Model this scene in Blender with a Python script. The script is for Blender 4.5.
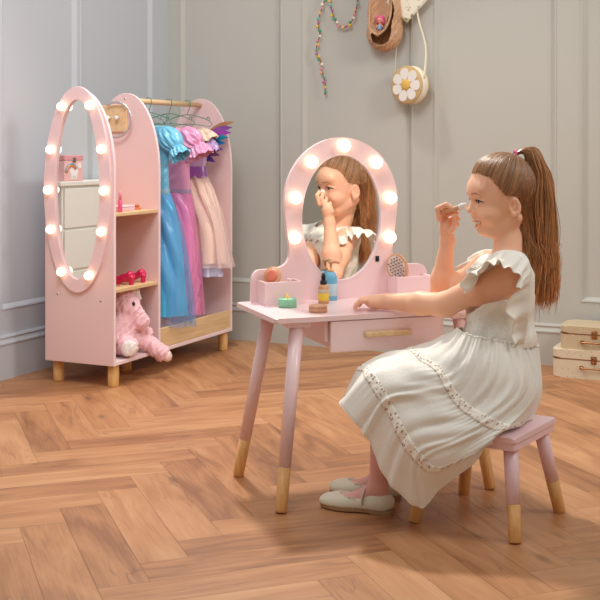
import bpy, bmesh, math, random
import numpy as np
from mathutils import Vector, Matrix
for o in list(bpy.data.objects): bpy.data.objects.remove(o)
S = bpy.context.scene
COL = S.collection
R = math.radians
PI = math.pi
YAW = R(25.2)
CA, SA = math.cos(YAW), math.sin(YAW)
FPX, HOR = 1140.0, 147.0
rng = random.Random(7)

# ------------------------------------------------------------------ camera, world, lights, exposure
cam = bpy.data.cameras.new('camera'); cam_o = bpy.data.objects.new('camera', cam); COL.objects.link(cam_o)
cam_o.location = (0, 0, 1.0); cam_o.rotation_euler = (PI/2, 0, YAW)
cam.sensor_width = 36; cam.lens = 36*FPX/600; cam.shift_y = -(300-HOR)/600; cam.clip_start = .05
S.camera = cam_o
def cw(X, Y, Z=0): return Vector((CA*X-SA*Y, SA*X+CA*Y, Z))      # view-aligned floor coordinates -> room coordinates
wd = bpy.data.worlds.new('world'); S.world = wd; wd.use_nodes = True
bg = wd.node_tree.nodes['Background']; bg.inputs[0].default_value = (1.0, .985, .93, 1); bg.inputs[1].default_value = .68
def area(name, loc, target, size, power, col, spread=180):
    l = bpy.data.lights.new(name, 'AREA'); l.shape = 'DISK'; l.size = size; l.energy = power; l.color = col; l.spread = R(spread)
    o = bpy.data.objects.new(name, l); COL.objects.link(o); o.location = loc
    o.rotation_euler = (Vector(target)-Vector(loc)).to_track_quat('-Z', 'Y').to_euler(); return o
area('key_light', cw(-.25, 4.95, 2.95), cw(.3, 3.0, .4), .24, 33, (1, .94, .86), 120)
area('room_light', cw(2.4, 2.7, 2.5), cw(-.7, 5.2, .9), .9, 14, (1, .97, .92), 110)
area('soft_light', cw(-.5, 2.7, 3.0), cw(-.9, 5.4, .8), 1.2, 20, (.97, .98, 1), 120)
S.view_settings.view_transform = 'Standard'; S.view_settings.look = 'None'
S.view_settings.gamma = 1; S.view_settings.use_curve_mapping = False
S.view_settings.exposure = 0.0

# ------------------------------------------------------------------ helpers
def srgb(c):
    return tuple(((v/255)/12.92 if v/255 <= .04045 else ((v/255+.055)/1.055)**2.4) for v in c)
def mat(name, c, rough=.5, metal=0, noise=0, nscale=20, bump=0, bscale=200, sheen=0, sss=0, alpha=1, emit=0, spec=.5, coat=0, trans=0):
    m = bpy.data.materials.new(name); m.use_nodes = True
    nt = m.node_tree; b = nt.nodes['Principled BSDF']
    col = (*srgb(c), 1)
    b.inputs['Base Color'].default_value = col
    b.inputs['Roughness'].default_value = rough; b.inputs['Metallic'].default_value = metal
    b.inputs['Specular IOR Level'].default_value = spec
    if coat: b.inputs['Coat Weight'].default_value = coat; b.inputs['Coat Roughness'].default_value = .15
    if sheen: b.inputs['Sheen Weight'].default_value = sheen
    if sss:
        b.inputs['Subsurface Weight'].default_value = sss; b.inputs['Subsurface Radius'].default_value = (1, .35, .2)
        b.inputs['Subsurface Scale'].default_value = .008
    if trans: b.inputs['Transmission Weight'].default_value = trans
    if alpha < 1: b.inputs['Alpha'].default_value = alpha
    if emit: b.inputs['Emission Color'].default_value = col; b.inputs['Emission Strength'].default_value = emit
    tc = nt.nodes.new('ShaderNodeTexCoord')
    if noise:
        n = nt.nodes.new('ShaderNodeTexNoise'); n.inputs['Scale'].default_value = nscale; n.inputs['Detail'].default_value = 4
        nt.links.new(tc.outputs['Object'], n.inputs['Vector'])
        mx = nt.nodes.new('ShaderNodeMix'); mx.data_type = 'RGBA'; mx.inputs[0].default_value = .5
        mx.inputs[6].default_value = (*[v*(1-noise) for v in col[:3]], 1); mx.inputs[7].default_value = (*[min(1, v*(1+noise)) for v in col[:3]], 1)
        nt.links.new(n.outputs['Fac'], mx.inputs[0]); nt.links.new(mx.outputs[2], b.inputs['Base Color'])
    if bump:
        n2 = nt.nodes.new('ShaderNodeTexNoise'); n2.inputs['Scale'].default_value = bscale; n2.inputs['Detail'].default_value = 3
        nt.links.new(tc.outputs['Object'], n2.inputs['Vector'])
        bp = nt.nodes.new('ShaderNodeBump'); bp.inputs['Strength'].default_value = bump; bp.inputs['Distance'].default_value = .002
        nt.links.new(n2.outputs['Fac'], bp.inputs['Height']); nt.links.new(bp.outputs[0], b.inputs['Normal'])
    return m
def wood(name, c1, c2, scale=(4, 60, 60), rough=.5):
    m = bpy.data.materials.new(name); m.use_nodes = True; nt = m.node_tree; b = nt.nodes['Principled BSDF']
    tc = nt.nodes.new('ShaderNodeTexCoord'); mp = nt.nodes.new('ShaderNodeMapping'); mp.inputs['Scale'].default_value = scale
    n = nt.nodes.new('ShaderNodeTexNoise'); n.inputs['Scale'].default_value = 1; n.inputs['Detail'].default_value = 5; n.inputs['Distortion'].default_value = .6
    cr = nt.nodes.new('ShaderNodeValToRGB'); cr.color_ramp.elements[0].color = (*srgb(c1), 1); cr.color_ramp.elements[1].color = (*srgb(c2), 1)
    cr.color_ramp.elements[0].position = .3; cr.color_ramp.elements[1].position = .7
    nt.links.new(tc.outputs['Object'], mp.inputs[0]); nt.links.new(mp.outputs[0], n.inputs['Vector'])
    nt.links.new(n.outputs['Fac'], cr.inputs[0]); nt.links.new(cr.outputs[0], b.inputs['Base Color'])
    b.inputs['Roughness'].default_value = rough
    return m
def attr_mat(name, rough=.5, attr='Col', sheen=0, spec=.5):
    m = bpy.data.materials.new(name); m.use_nodes = True; nt = m.node_tree; b = nt.nodes['Principled BSDF']
    a = nt.nodes.new('ShaderNodeAttribute'); a.attribute_name = attr
    nt.links.new(a.outputs['Color'], b.inputs['Base Color']); b.inputs['Roughness'].default_value = rough
    b.inputs['Specular IOR Level'].default_value = spec
    if sheen: b.inputs['Sheen Weight'].default_value = sheen
    return m

def ob(name, verts, faces, m=None, parent=None, smooth=False, loc=(0, 0, 0), rot=(0, 0, 0)):
    me = bpy.data.meshes.new(name); me.from_pydata([tuple(map(float, v)) for v in verts], [], [tuple(map(int, f)) for f in faces]); me.update()
    if smooth: me.polygons.foreach_set('use_smooth', [True]*len(me.polygons))
    o = bpy.data.objects.new(name, me); COL.objects.link(o)
    if m: me.materials.append(m)
    o.location = loc; o.rotation_euler = rot
    if parent: o.parent = parent
    return o
def bmo(name, bm, m=None, parent=None, smooth=False, loc=(0, 0, 0), rot=(0, 0, 0)):
    bmesh.ops.recalc_face_normals(bm, faces=bm.faces)
    me = bpy.data.meshes.new(name); bm.to_mesh(me); bm.free()
    if smooth: me.polygons.foreach_set('use_smooth', [True]*len(me.polygons))
    o = bpy.data.objects.new(name, me); COL.objects.link(o)
    if m: me.materials.append(m)
    o.location = loc; o.rotation_euler = rot
    if parent: o.parent = parent
    return o
def empty(name, loc, label, cat, rz=0, group=None):
    o = bpy.data.objects.new(name, None); COL.objects.link(o); o.location = loc; o.rotation_euler = (0, 0, rz)
    o.empty_display_size = .05
    return tag(o, label, cat, group)
def tag(o, label, cat, group=None, kind=None):
    o['label'] = label; o['category'] = cat
    if group: o['group'] = group
    if kind: o['kind'] = kind
    return o
def structure(o): o['kind'] = 'structure'; return o
def copy_tree(o, parent=None):
    c = o.copy(); COL.objects.link(c)
    if parent: c.parent = parent
    for ch in [x for x in bpy.data.objects if x.parent == o]: copy_tree(ch, c)
    return c

def bm_box(bm, lo, hi, bev=0, seg=2):
    vs = [bm.verts.new((x, y, z)) for z in (lo[2], hi[2]) for y in (lo[1], hi[1]) for x in (lo[0], hi[0])]
    fs = [bm.faces.new([vs[i] for i in f]) for f in ((0, 2, 3, 1), (4, 5, 7, 6), (0, 1, 5, 4), (2, 6, 7, 3), (0, 4, 6, 2), (1, 3, 7, 5))]
    if bev:
        es = list({e for f in fs for e in f.edges})
        bmesh.ops.bevel(bm, geom=es, offset=bev, segments=seg, affect='EDGES', profile=.5)
def box(name, lo, hi, m, parent=None, bev=.002, **k):
    bm = bmesh.new(); bm_box(bm, lo, hi, bev); return bmo(name, bm, m, parent, **k)
def bm_prism(bm, pts, fn, d0, d1, bev=0):
    """pts 2D outline; fn(u, v, d) -> 3D"""
    a = [bm.verts.new(fn(u, v, d0)) for u, v in pts]; b = [bm.verts.new(fn(u, v, d1)) for u, v in pts]
    n = len(pts); fa = bm.faces.new(a[::-1]); fb = bm.faces.new(b)
    for i in range(n): bm.faces.new((a[i], a[(i+1) % n], b[(i+1) % n], b[i]))
    if bev:
        es = list(set(fa.edges) | set(fb.edges))
        bmesh.ops.bevel(bm, geom=es, offset=bev, segments=2, affect='EDGES', profile=.5)
def bm_lathe(bm, prof, c=(0, 0, 0), n=28, axis='z', M=None):
    rings = []
    for r, z in prof:
        rings.append([Vector((r*math.cos(2*PI*i/n), r*math.sin(2*PI*i/n), z)) for i in range(n)])
    if axis == 'x': rings = [[Vector((v.z, v.x, v.y)) for v in rr] for rr in rings]
    if axis == 'y': rings = [[Vector((v.x, v.z, v.y)) for v in rr] for rr in rings]
    if M: rings = [[M @ v for v in rr] for rr in rings]
    rings = [[bm.verts.new(v+Vector(c)) for v in rr] for rr in rings]
    for a, b in zip(rings, rings[1:]):
        for i in range(n): bm.faces.new((a[i], a[(i+1) % n], b[(i+1) % n], b[i]))
    bm.faces.new(rings[0][::-1]); bm.faces.new(rings[-1])
def lathe(name, prof, m, parent=None, c=(0, 0, 0), n=28, axis='z', smooth=True, M=None, **k):
    bm = bmesh.new(); bm_lathe(bm, prof, c, n, axis, M); return bmo(name, bm, m, parent, smooth, **k)
def catmull(pts, n):
    P = np.array(pts, float); P = np.vstack([2*P[0]-P[1], P, 2*P[-1]-P[-2]]); out = []
    segs = len(P)-3
    for t in np.linspace(0, segs-1e-6, n):
        i = int(t); f = t-i; a, b, c, d = P[i:i+4]
        out.append(.5*((2*b)+(-a+c)*f+(2*a-5*b+4*c-d)*f*f+(-a+3*b-3*c+d)*f**3))
    return np.array(out)
def bm_tube(bm, pts, rad, n=10, cap=True, flat=1.0):
    pts = [Vector(p) for p in pts]
    if not hasattr(rad, '__len__'): rad = [rad]*len(pts)
    rings = []; up = None
    for i, p in enumerate(pts):
        t = (pts[min(i+1, len(pts)-1)]-pts[max(i-1, 0)]).normalized()
        if up is None: up = Vector((0, 0, 1)) if abs(t.z) < .9 else Vector((1, 0, 0))
        s = t.cross(up).normalized(); up = s.cross(t).normalized()
        rings.append([bm.verts.new(p+(s*math.cos(2*PI*k/n)+up*math.sin(2*PI*k/n)*flat)*rad[i]) for k in range(n)])
    for a, b in zip(rings, rings[1:]):
        for k in range(n): bm.faces.new((a[k], a[(k+1) % n], b[(k+1) % n], b[k]))
    if cap: bm.faces.new(rings[0][::-1]); bm.faces.new(rings[-1])
def tube(name, pts, rad, m, parent=None, n=10, flat=1.0, **k):
    bm = bmesh.new(); bm_tube(bm, pts, rad, n, True, flat); return bmo(name, bm, m, parent, True, **k)
def bm_ell(bm, c, r, M=None, seg=20, rings=12):
    vs = bmesh.ops.create_uvsphere(bm, u_segments=seg, v_segments=rings, radius=1)['verts']
    for v in vs:
        co = Vector((v.co.x*r[0], v.co.y*r[1], v.co.z*r[2]))
        if M: co = M @ co
        v.co = co+Vector(c)
def ell(name, c, r, m, parent=None, M=None, seg=20, rings=12, **k):
    bm = bmesh.new(); bm_ell(bm, c, r, M, seg, rings); return bmo(name, bm, m, parent, True, **k)
def grid(name, G, m, parent=None, wrap=False, thick=0, subs=0):
    G = np.array(G, float); a, b = G.shape[:2]; V = G.reshape(-1, 3); F = []
    for i in range(a-1):
        for j in range(b if wrap else b-1):
            F.append((i*b+j, i*b+(j+1) % b, (i+1)*b+(j+1) % b, (i+1)*b+j))
    o = ob(name, V, F, m, parent, True)
    if thick:
        md = o.modifiers.new('thick', 'SOLIDIFY'); md.thickness = thick; md.offset = 0
    return o

# ---- implicit surfaces: smooth unions of round shapes meshed into one skin
class Field:
    def __init__(s, lo, hi, h):
        s.h = h; s.lo = np.array(lo, float); n = np.ceil((np.array(hi)-s.lo)/h).astype(int)+1
        s.F = np.full(tuple(n), 1.0, np.float32)
        s.ax = [s.lo[i]+h*np.arange(n[i]) for i in range(3)]
    def _win(s, lo, hi, pad):
        a = [max(0, int((lo[i]-pad-s.lo[i])/s.h)) for i in range(3)]
        b = [min(s.F.shape[i], int((hi[i]+pad-s.lo[i])/s.h)+2) for i in range(3)]
        sl = tuple(slice(x, y) for x, y in zip(a, b))
        if any(x >= y for x, y in zip(a, b)): return None, None
        P = np.meshgrid(*[s.ax[i][sl[i]] for i in range(3)], indexing='ij')
        return sl, [p.astype(np.float32) for p in P]
    def add(s, sl, d, k, sub=False):
        a = s.F[sl]
        if sub:
            d = -d; hh = np.clip(.5-.5*(d-a)/k*-1, 0, 1)      # smooth max
            hh = np.clip(.5+.5*(d-a)/k, 0, 1); s.F[sl] = a*(1-hh)+d*hh+k*hh*(1-hh)
        else:
            hh = np.clip(.5+.5*(a-d)/k, 0, 1); s.F[sl] = a*(1-hh)+d*hh-k*hh*(1-hh)
    def ell(s, c, r, k=.01, M=None, sub=False):
        c = np.array(c, float); rr = max(r); sl, P = s._win(c-rr, c+rr, k+3*s.h)
        if sl is None: return
        q = [P[i]-c[i] for i in range(3)]
        if M is not None:
            q = [M[0][j]*q[0]+M[1][j]*q[1]+M[2][j]*q[2] for j in range(3)]   # columns of M are the local axes
        k0 = np.sqrt(sum((q[i]/r[i])**2 for i in range(3))); k1 = np.sqrt(sum((q[i]/r[i]**2)**2 for i in range(3)))+1e-6
        s.add(sl, k0*(k0-1)/k1, k, sub)
    def cap(s, a, b, ra, rb, k=.01, sub=False):
        a = np.array(a, float); b = np.array(b, float); m = max(ra, rb)
        sl, P = s._win(np.minimum(a, b)-m, np.maximum(a, b)+m, k+3*s.h)
        if sl is None: return
        d = b-a; L = float(d@d)+1e-12
        t = np.clip(sum((P[i]-a[i])*d[i] for i in range(3))/L, 0, 1)
        dist = np.sqrt(sum((P[i]-a[i]-t*d[i])**2 for i in range(3)))-(ra+(rb-ra)*t)
        s.add(sl, dist, k, sub)
    def chain(s, pts, rs, k=.01, sub=False):
        for i in range(len(pts)-1): s.cap(pts[i], pts[i+1], rs[i], rs[i+1], k, sub)
    def mesh(s):
        F = s.F; h = s.h; I = (F < 0)
        c = np.zeros(tuple(n-1 for n in F.shape), np.int8)
        nx, ny, nz = F.shape
        for dx in (0, 1):
            for dy in (0, 1):
                for dz in (0, 1): c += I[dx:nx-1+dx, dy:ny-1+dy, dz:nz-1+dz]
        act = np.argwhere((c > 0) & (c < 8)); idm = np.full(c.shape, -1, np.int32); idm[tuple(act.T)] = np.arange(len(act))
        acc = np.zeros((len(act), 3)); cnt = np.zeros(len(act))
        corners = [(x, y, z) for x in (0, 1) for y in (0, 1) for z in (0, 1)]
        for ca in corners:
            for ax in range(3):
                if ca[ax] == 1: continue
                cb = list(ca); cb[ax] = 1
                fa = F[tuple((act+ca).T)]; fb = F[tuple((act+cb).T)]
                m = (fa < 0) != (fb < 0); t = np.clip(fa[m]/(fa[m]-fb[m]), .02, .98)
                p = (act[m]+ca).astype(float); p[:, ax] += t; acc[m] += p; cnt[m] += 1
        V = s.lo+h*acc/cnt[:, None]; Q = []
        for ax in range(3):
            o1, o2 = (ax+1) % 3, (ax+2) % 3
            sa = [slice(None)]*3; sb = [slice(None)]*3; sa[ax] = slice(0, -1); sb[ax] = slice(1, None)
            ch = I[tuple(sa)] != I[tuple(sb)]; e = np.argwhere(ch)
            e = e[(e[:, o1] > 0) & (e[:, o2] > 0) & (e[:, o1] < F.shape[o1]-1) & (e[:, o2] < F.shape[o2]-1)]
            ins = I[tuple(e.T)]; q = []
            for d1, d2 in ((1, 1), (0, 1), (0, 0), (1, 0)):
                z = e.copy(); z[:, o1] -= d1; z[:, o2] -= d2; q.append(idm[tuple(z.T)])
            q = np.stack(q, 1); q[~ins] = q[~ins][:, ::-1]; Q.append(q)
        return V, np.vstack(Q)
    def obj(s, name, m, parent=None, smooth_it=1, fur=0, fscale=60, fn=None):
        V, Q = s.mesh()
        for _ in range(smooth_it):
            A = np.zeros_like(V); n = np.zeros(len(V))
            for i in range(4):
                a, b = Q[:, i], Q[:, (i+1) % 4]
                for x, y in ((a, b), (b, a)):
                    for d in range(3): A[:, d] += np.bincount(x, V[y, d], len(V))
                    n += np.bincount(x, minlength=len(V))
            V = V*.45+.55*A/np.maximum(n, 1)[:, None]
        me = bpy.data.meshes.new(name); me.vertices.add(len(V)); me.vertices.foreach_set('co', V.astype(np.float32).ravel())
        me.loops.add(len(Q)*4); me.loops.foreach_set('vertex_index', Q.astype(np.int32).ravel())
        me.polygons.add(len(Q)); me.polygons.foreach_set('loop_start', (np.arange(len(Q))*4).astype(np.int32))
        me.polygons.foreach_set('loop_total', np.full(len(Q), 4, np.int32))
        me.update(calc_edges=True); me.validate(); me.polygons.foreach_set('use_smooth', [True]*len(me.polygons))
        for mm in (m if isinstance(m, list) else [m]): me.materials.append(mm)
        if fn is not None:
            cen = V[Q].mean(1); me.polygons.foreach_set('material_index', fn(cen).astype(np.int32))
        o = bpy.data.objects.new(name, me); COL.objects.link(o)
        if parent: o.parent = parent
        if fur:
            me.update(); N = np.zeros(len(V)*3, np.float32); me.vertices.foreach_get('normal', N); N = N.reshape(-1, 3)
            r = np.random.RandomState(3); ph = r.rand(6, 3)*6; w = np.zeros(len(V))
            for i in range(6):
                kk = r.randn(3); kk /= np.linalg.norm(kk); w += np.sin(V@kk*fscale*(1+i*.6)+ph[i, 0])/(1+.3*i)
            w += r.rand(len(V))*1.2
            me.vertices.foreach_set('co', (V+N*(w*fur)[:, None]).astype(np.float32).ravel()); me.update()
        return o

# ------------------------------------------------------------------ materials
M_wall = mat('painted wall beige', (193, 192, 184), .7, noise=.015, nscale=2)
M_wallL = mat('painted wall white', (196, 200, 206), .6, noise=.01, nscale=2)
M_pink = mat('pale pink lacquer', (240, 206, 208), .35, noise=.01, nscale=6)
M_pinkedge = mat('pale pink edge', (246, 224, 228), .4)
M_rose = mat('rose pink panel', (238, 204, 202), .5)
M_pine = wood('natural pine', (216, 164, 98), (234, 186, 124), (70, 70, 5), .5)
M_pinex = wood('natural pine board', (219, 182, 134), (236, 204, 160), (60, 5, 60), .5)
M_bulb = mat('glowing bulb', (255, 222, 184), .4, emit=3.0)
M_mirror = mat('mirror glass', (238, 240, 238), .02, metal=1)
M_black = mat('black plastic', (25, 24, 26), .4)
M_steel = mat('brushed steel', (205, 205, 205), .25, metal=1)
M_green = mat('green coated wire', (94, 142, 122), .4)

# ------------------------------------------------------------------ setting
XL, YB, H = -3.25, 5.227, 2.62
# herringbone oak floor: planks laid out as faces with their own shade, grain runs along each plank
pw, pn = .1215, 5
O = Vector((-1.944, 3.2576)); U = Vector((.70711, .70711)); Vv = Vector((-.70711, .70711))
V_, F_, C_, T_ = [], [], [], []
g = .0004
for i in range(-60, 46):
    for j in range(-9, 10):
        bx, by = i+5*j-5, i-5*j-1
        for (x0, y0, x1, y1, hz) in ((bx, by, bx+5, by+1, 1), (bx, by+1, bx+1, by+6, 0)):
            pc = O+U*((x0+x1)/2*pw)+Vv*((y0+y1)/2*pw)
            if not (-3.55 < pc.x < 2.7 and -1.9 < pc.y < 5.55): continue
            c = [(x0*pw+g, y0*pw+g), (x1*pw-g, y0*pw+g), (x1*pw-g, y1*pw-g), (x0*pw+g, y1*pw-g)]
            b = len(V_)
            for (u, v) in c:
                q = O+U*u+Vv*v; V_.append((q.x, q.y, 0))
            F_.append((b, b+1, b+2, b+3)); rr = rng.random(); C_.append((rr, rng.random(), rng.random(), 1))
            ro = rng.random()*50
            t = [(0, 0), (5*pw, 0), (5*pw, pw), (0, pw)]
            if not hz: t = [(0, pw), (0, 0), (5*pw, 0), (5*pw, pw)]
            T_ += [(a+ro, b2+ro*3.7) for a, b2 in t]
fl = ob('floor', V_, F_); structure(fl)
uv = fl.data.uv_layers.new(name='UVMap')
for i, t in enumerate(T_): uv.data[i].uv = t
ca = fl.data.color_attributes.new('Col', 'FLOAT_COLOR', 'CORNER')
for f in range(len(F_)):
    for k in range(4): ca.data[f*4+k].color = C_[f]
m = bpy.data.materials.new('herringbone oak'); m.use_nodes = True; nt = m.node_tree; b = nt.nodes['Principled BSDF']
N = nt.nodes.new; L = nt.links.new
uvn = N('ShaderNodeUVMap'); mp = N('ShaderNodeMapping'); mp.inputs['Scale'].default_value = (2.6, 15, 1); L(uvn.outputs[0], mp.inputs[0])
n1 = N('ShaderNodeTexNoise'); n1.inputs['Scale'].default_value = 1.0; n1.inputs['Detail'].default_value = 8; n1.inputs['Distortion'].default_value = 1.2; L(mp.outputs[0], n1.inputs['Vector'])
mp2 = N('ShaderNodeMapping'); mp2.inputs['Scale'].default_value = (7, 170, 1); L(uvn.outputs[0], mp2.inputs[0])
n2 = N('ShaderNodeTexNoise'); n2.inputs['Scale'].default_value = 1.0; n2.inputs['Detail'].default_value = 4; L(mp2.outputs[0], n2.inputs['Vector'])
cr = N('ShaderNodeValToRGB'); e = cr.color_ramp.elements
e[0].position = .27; e[0].color = (*srgb((144, 94, 60)), 1); e[1].position = .75; e[1].color = (*srgb((202, 150, 107)), 1)
x = e.new(.48); x.color = (*srgb((180, 125, 83)), 1)
mxa = N('ShaderNodeMath'); mxa.operation = 'MULTIPLY_ADD'; mxa.inputs[1].default_value = .3; L(n2.outputs['Fac'], mxa.inputs[0])
mxb = N('ShaderNodeMath'); mxb.operation = 'MULTIPLY'; mxb.inputs[1].default_value = .7; L(n1.outputs['Fac'], mxb.inputs[0]); L(mxb.outputs[0], mxa.inputs[2])
at = N('ShaderNodeAttribute'); at.attribute_name = 'Col'; sp = N('ShaderNodeSeparateColor'); L(at.outputs['Color'], sp.inputs[0])
md = N('ShaderNodeMath'); md.operation = 'MULTIPLY_ADD'; md.inputs[1].default_value = .26; L(sp.outputs[0], md.inputs[0])
ms = N('ShaderNodeMath'); ms.operation = 'SUBTRACT'; ms.inputs[1].default_value = .13; L(mxa.outputs[0], ms.inputs[0]); L(ms.outputs[0], md.inputs[2])
L(md.outputs[0], cr.inputs[0])
# knots
mp3 = N('ShaderNodeMapping'); mp3.inputs['Scale'].default_value = (2.6, 6.5, 1); L(uvn.outputs[0], mp3.inputs[0])
vo = N('ShaderNodeTexVoronoi'); vo.inputs['Scale'].default_value = 1.0; L(mp3.outputs[0], vo.inputs['Vector'])
kr = N('ShaderNodeValToRGB'); kr.color_ramp.elements[0].position = .0; kr.color_ramp.elements[0].color = (1, 1, 1, 1); kr.color_ramp.elements[1].position = .13; kr.color_ramp.elements[1].color = (0, 0, 0, 1)
L(vo.outputs['Distance'], kr.inputs[0])
sc_ = N('ShaderNodeSeparateColor'); L(vo.outputs['Color'], sc_.inputs[0])
gt = N('ShaderNodeMath'); gt.operation = 'GREATER_THAN'; gt.inputs[1].default_value = .62; L(sc_.outputs[0], gt.inputs[0])
mm = N('ShaderNodeMath'); mm.operation = 'MULTIPLY'; L(kr.outputs[0], mm.inputs[0]); L(gt.outputs[0], mm.inputs[1])
mx = N('ShaderNodeMix'); mx.data_type = 'RGBA'; L(mm.outputs[0], mx.inputs[0]); L(cr.outputs[0], mx.inputs[6]); mx.inputs[7].default_value = (*srgb((112, 80, 60)), 1)
# fine dark cracks that follow the grain
mp4 = N('ShaderNodeMapping'); mp4.inputs['Scale'].default_value = (1.5, 9, 1); mp4.inputs['Location'].default_value = (3.1, 7.7, 0); L(uvn.outputs[0], mp4.inputs[0])
n4 = N('ShaderNodeTexNoise'); n4.inputs['Scale'].default_value = 1.0; n4.inputs['Detail'].default_value = 5; n4.inputs['Distortion'].default_value = .5; L(mp4.outputs[0], n4.inputs['Vector'])
c4 = N('ShaderNodeValToRGB'); q4 = c4.color_ramp.elements; q4[0].position = .488; q4[0].color = (0, 0, 0, 1); q4[1].position = .512; q4[1].color = (0, 0, 0, 1); z4 = q4.new(.5); z4.color = (1, 1, 1, 1); L(n4.outputs['Fac'], c4.inputs[0])
mp5 = N('ShaderNodeMapping'); mp5.inputs['Scale'].default_value = (3, 7, 1); L(uvn.outputs[0], mp5.inputs[0])
n5 = N('ShaderNodeTexNoise'); n5.inputs['Scale'].default_value = 1.0; L(mp5.outputs[0], n5.inputs['Vector'])
c5 = N('ShaderNodeValToRGB'); c5.color_ramp.elements[0].position = .5; c5.color_ramp.elements[1].position = .66; L(n5.outputs['Fac'], c5.inputs[0])
m5 = N('ShaderNodeMath'); m5.operation = 'MULTIPLY'; L(c4.outputs[0], m5.inputs[0]); L(c5.outputs[0], m5.inputs[1])
m6 = N('ShaderNodeMath'); m6.operation = 'MULTIPLY'; m6.inputs[1].default_value = .6; L(m5.outputs[0], m6.inputs[0])
mx2 = N('ShaderNodeMix'); mx2.data_type = 'RGBA'; L(m6.outputs[0], mx2.inputs[0]); L(mx.outputs[2], mx2.inputs[6]); mx2.inputs[7].default_value = (*srgb((92, 64, 48)), 1)
L(mx2.outputs[2], b.inputs['Base Color']); b.inputs['Roughness'].default_value = .42
bp = N('ShaderNodeBump'); bp.inputs['Strength'].default_value = .15; bp.inputs['Distance'].default_value = .001; L(n2.outputs['Fac'], bp.inputs['Height']); L(bp.outputs[0], b.inputs['Normal'])
fl.data.materials.append(m)
structure(box('floor_underlay', (XL-.1, -1.7, -.05), (2.5, YB+.1, -.0012), mat('dark joint', (104, 74, 54), .8), bev=0))

def panelled(name, fn, a0, a1, panels, zb, zt, m, top=H, dep=.015, ch=.024):
    """wall face along a (fn(a, z, depth)); recessed panels with chamfered moulding"""
    V, F = [], []
    def q(*p):
        b = len(V); V.extend(fn(*x) for x in p); F.append(tuple(range(b, b+4)))
    def rect(x0, x1, z0, z1, d=0): q((x0, z0, d), (x1, z0, d), (x1, z1, d), (x0, z1, d))
    rect(a0, a1, 0, zb); rect(a0, a1, zt, top)
    cur = a0
    for (p0, p1) in panels:
        rect(cur, p0, zb, zt); cur = p1
        steps = [(0, 0), (.003, -.004), (ch*.35, -.003), (ch, dep)]
        for (i0, d0), (i1, d1) in zip(steps, steps[1:]):
            A = [(p0+i0, zb+i0), (p1-i0, zb+i0), (p1-i0, zt-i0), (p0+i0, zt-i0)]
            B = [(p0+i1, zb+i1), (p1-i1, zb+i1), (p1-i1, zt-i1), (p0+i1, zt-i1)]
            for k in range(4):
                k2 = (k+1) % 4; q((*A[k], d0), (*A[k2], d0), (*B[k2], d1), (*B[k], d1))
        rect(p0+ch, p1-ch, zb+ch, zt-ch, dep)
    rect(cur, a1, zb, zt)
    # body behind
    b = len(V)
    for d in (.03, .12):
        for (x, z) in ((a0, 0), (a1, 0), (a1, top), (a0, top)): V.append(fn(x, z, d))
    F.extend([(b, b+1, b+2, b+3), (b+7, b+6, b+5, b+4), (b, b+4, b+5, b+1), (b+1, b+5, b+6, b+2), (b+2, b+6, b+7, b+3), (b+3, b+7, b+4, b)])
    b2 = len(V)
    for (x, z) in ((a0, 0), (a1, 0), (a1, top), (a0, top)): V.append(fn(x, z, 0))
    for k in range(4): F.append((b2+k, b2+(k+1) % 4, b+(k+1) % 4, b+k))
    return structure(ob(name, V, F, m))
pb = [(-3.167, -2.561), (-2.449, -1.855), (-1.749, -1.159), (-1.054, -.46)]
xx = -.35
while xx < 2.2: pb.append((xx, xx+.59)); xx += .7
panelled('wall_back', lambda a, z, d: (a, YB+d, z), XL, 2.4, pb[:-1], .295, 2.4, M_wall)
panelled('wall_left', lambda a, z, d: (XL-d, a, z), -1.6, YB, [(-1.4, -.5), (-.4, .3), (.4, 1.3), (1.42, 2.3), (2.42, 3.2), (3.3, 3.855), (3.885, 4.432), (4.456, 5.088)], .295, 2.4, M_wallL)
panelled('wall_right', lambda a, z, d: (2.4+d, a, z), -1.6, YB, [(-1.4, -.5), (-.4, .3), (.4, 1.3), (1.42, 2.3), (2.42, 3.3), (3.42, 4.3)], .295, 2.4, M_wall)
panelled('wall_front', lambda a, z, d: (a, -1.6-d, z), XL, 2.4, [(-3.1, -2.3), (-2.2, -1.4), (-1.3, -.5), (-.4, .4), (.5, 1.3), (1.4, 2.2)], .295, 2.4, M_wall)
prof = [(0, 0), (.018, 0), (.018, .146), (.022, .150), (.022, .156), (.016, .163), (.012, .172), (.016, .180), (.012, .188), (0, .19)]
bm = bmesh.new(); bm_prism(bm, prof, lambda u, v, d: (d, YB-u, v), XL, 2.4); structure(bmo('baseboard_back', bm, M_wall))
bm = bmesh.new(); bm_prism(bm, prof, lambda u, v, d: (XL+u, d, v), -1.6, YB-.022); structure(bmo('baseboard_left', bm, M_wallL))
bm = bmesh.new(); bm_prism(bm, prof, lambda u, v, d: (2.4-u, d, v), -1.6, YB-.022); structure(bmo('baseboard_right', bm, M_wall))

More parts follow.
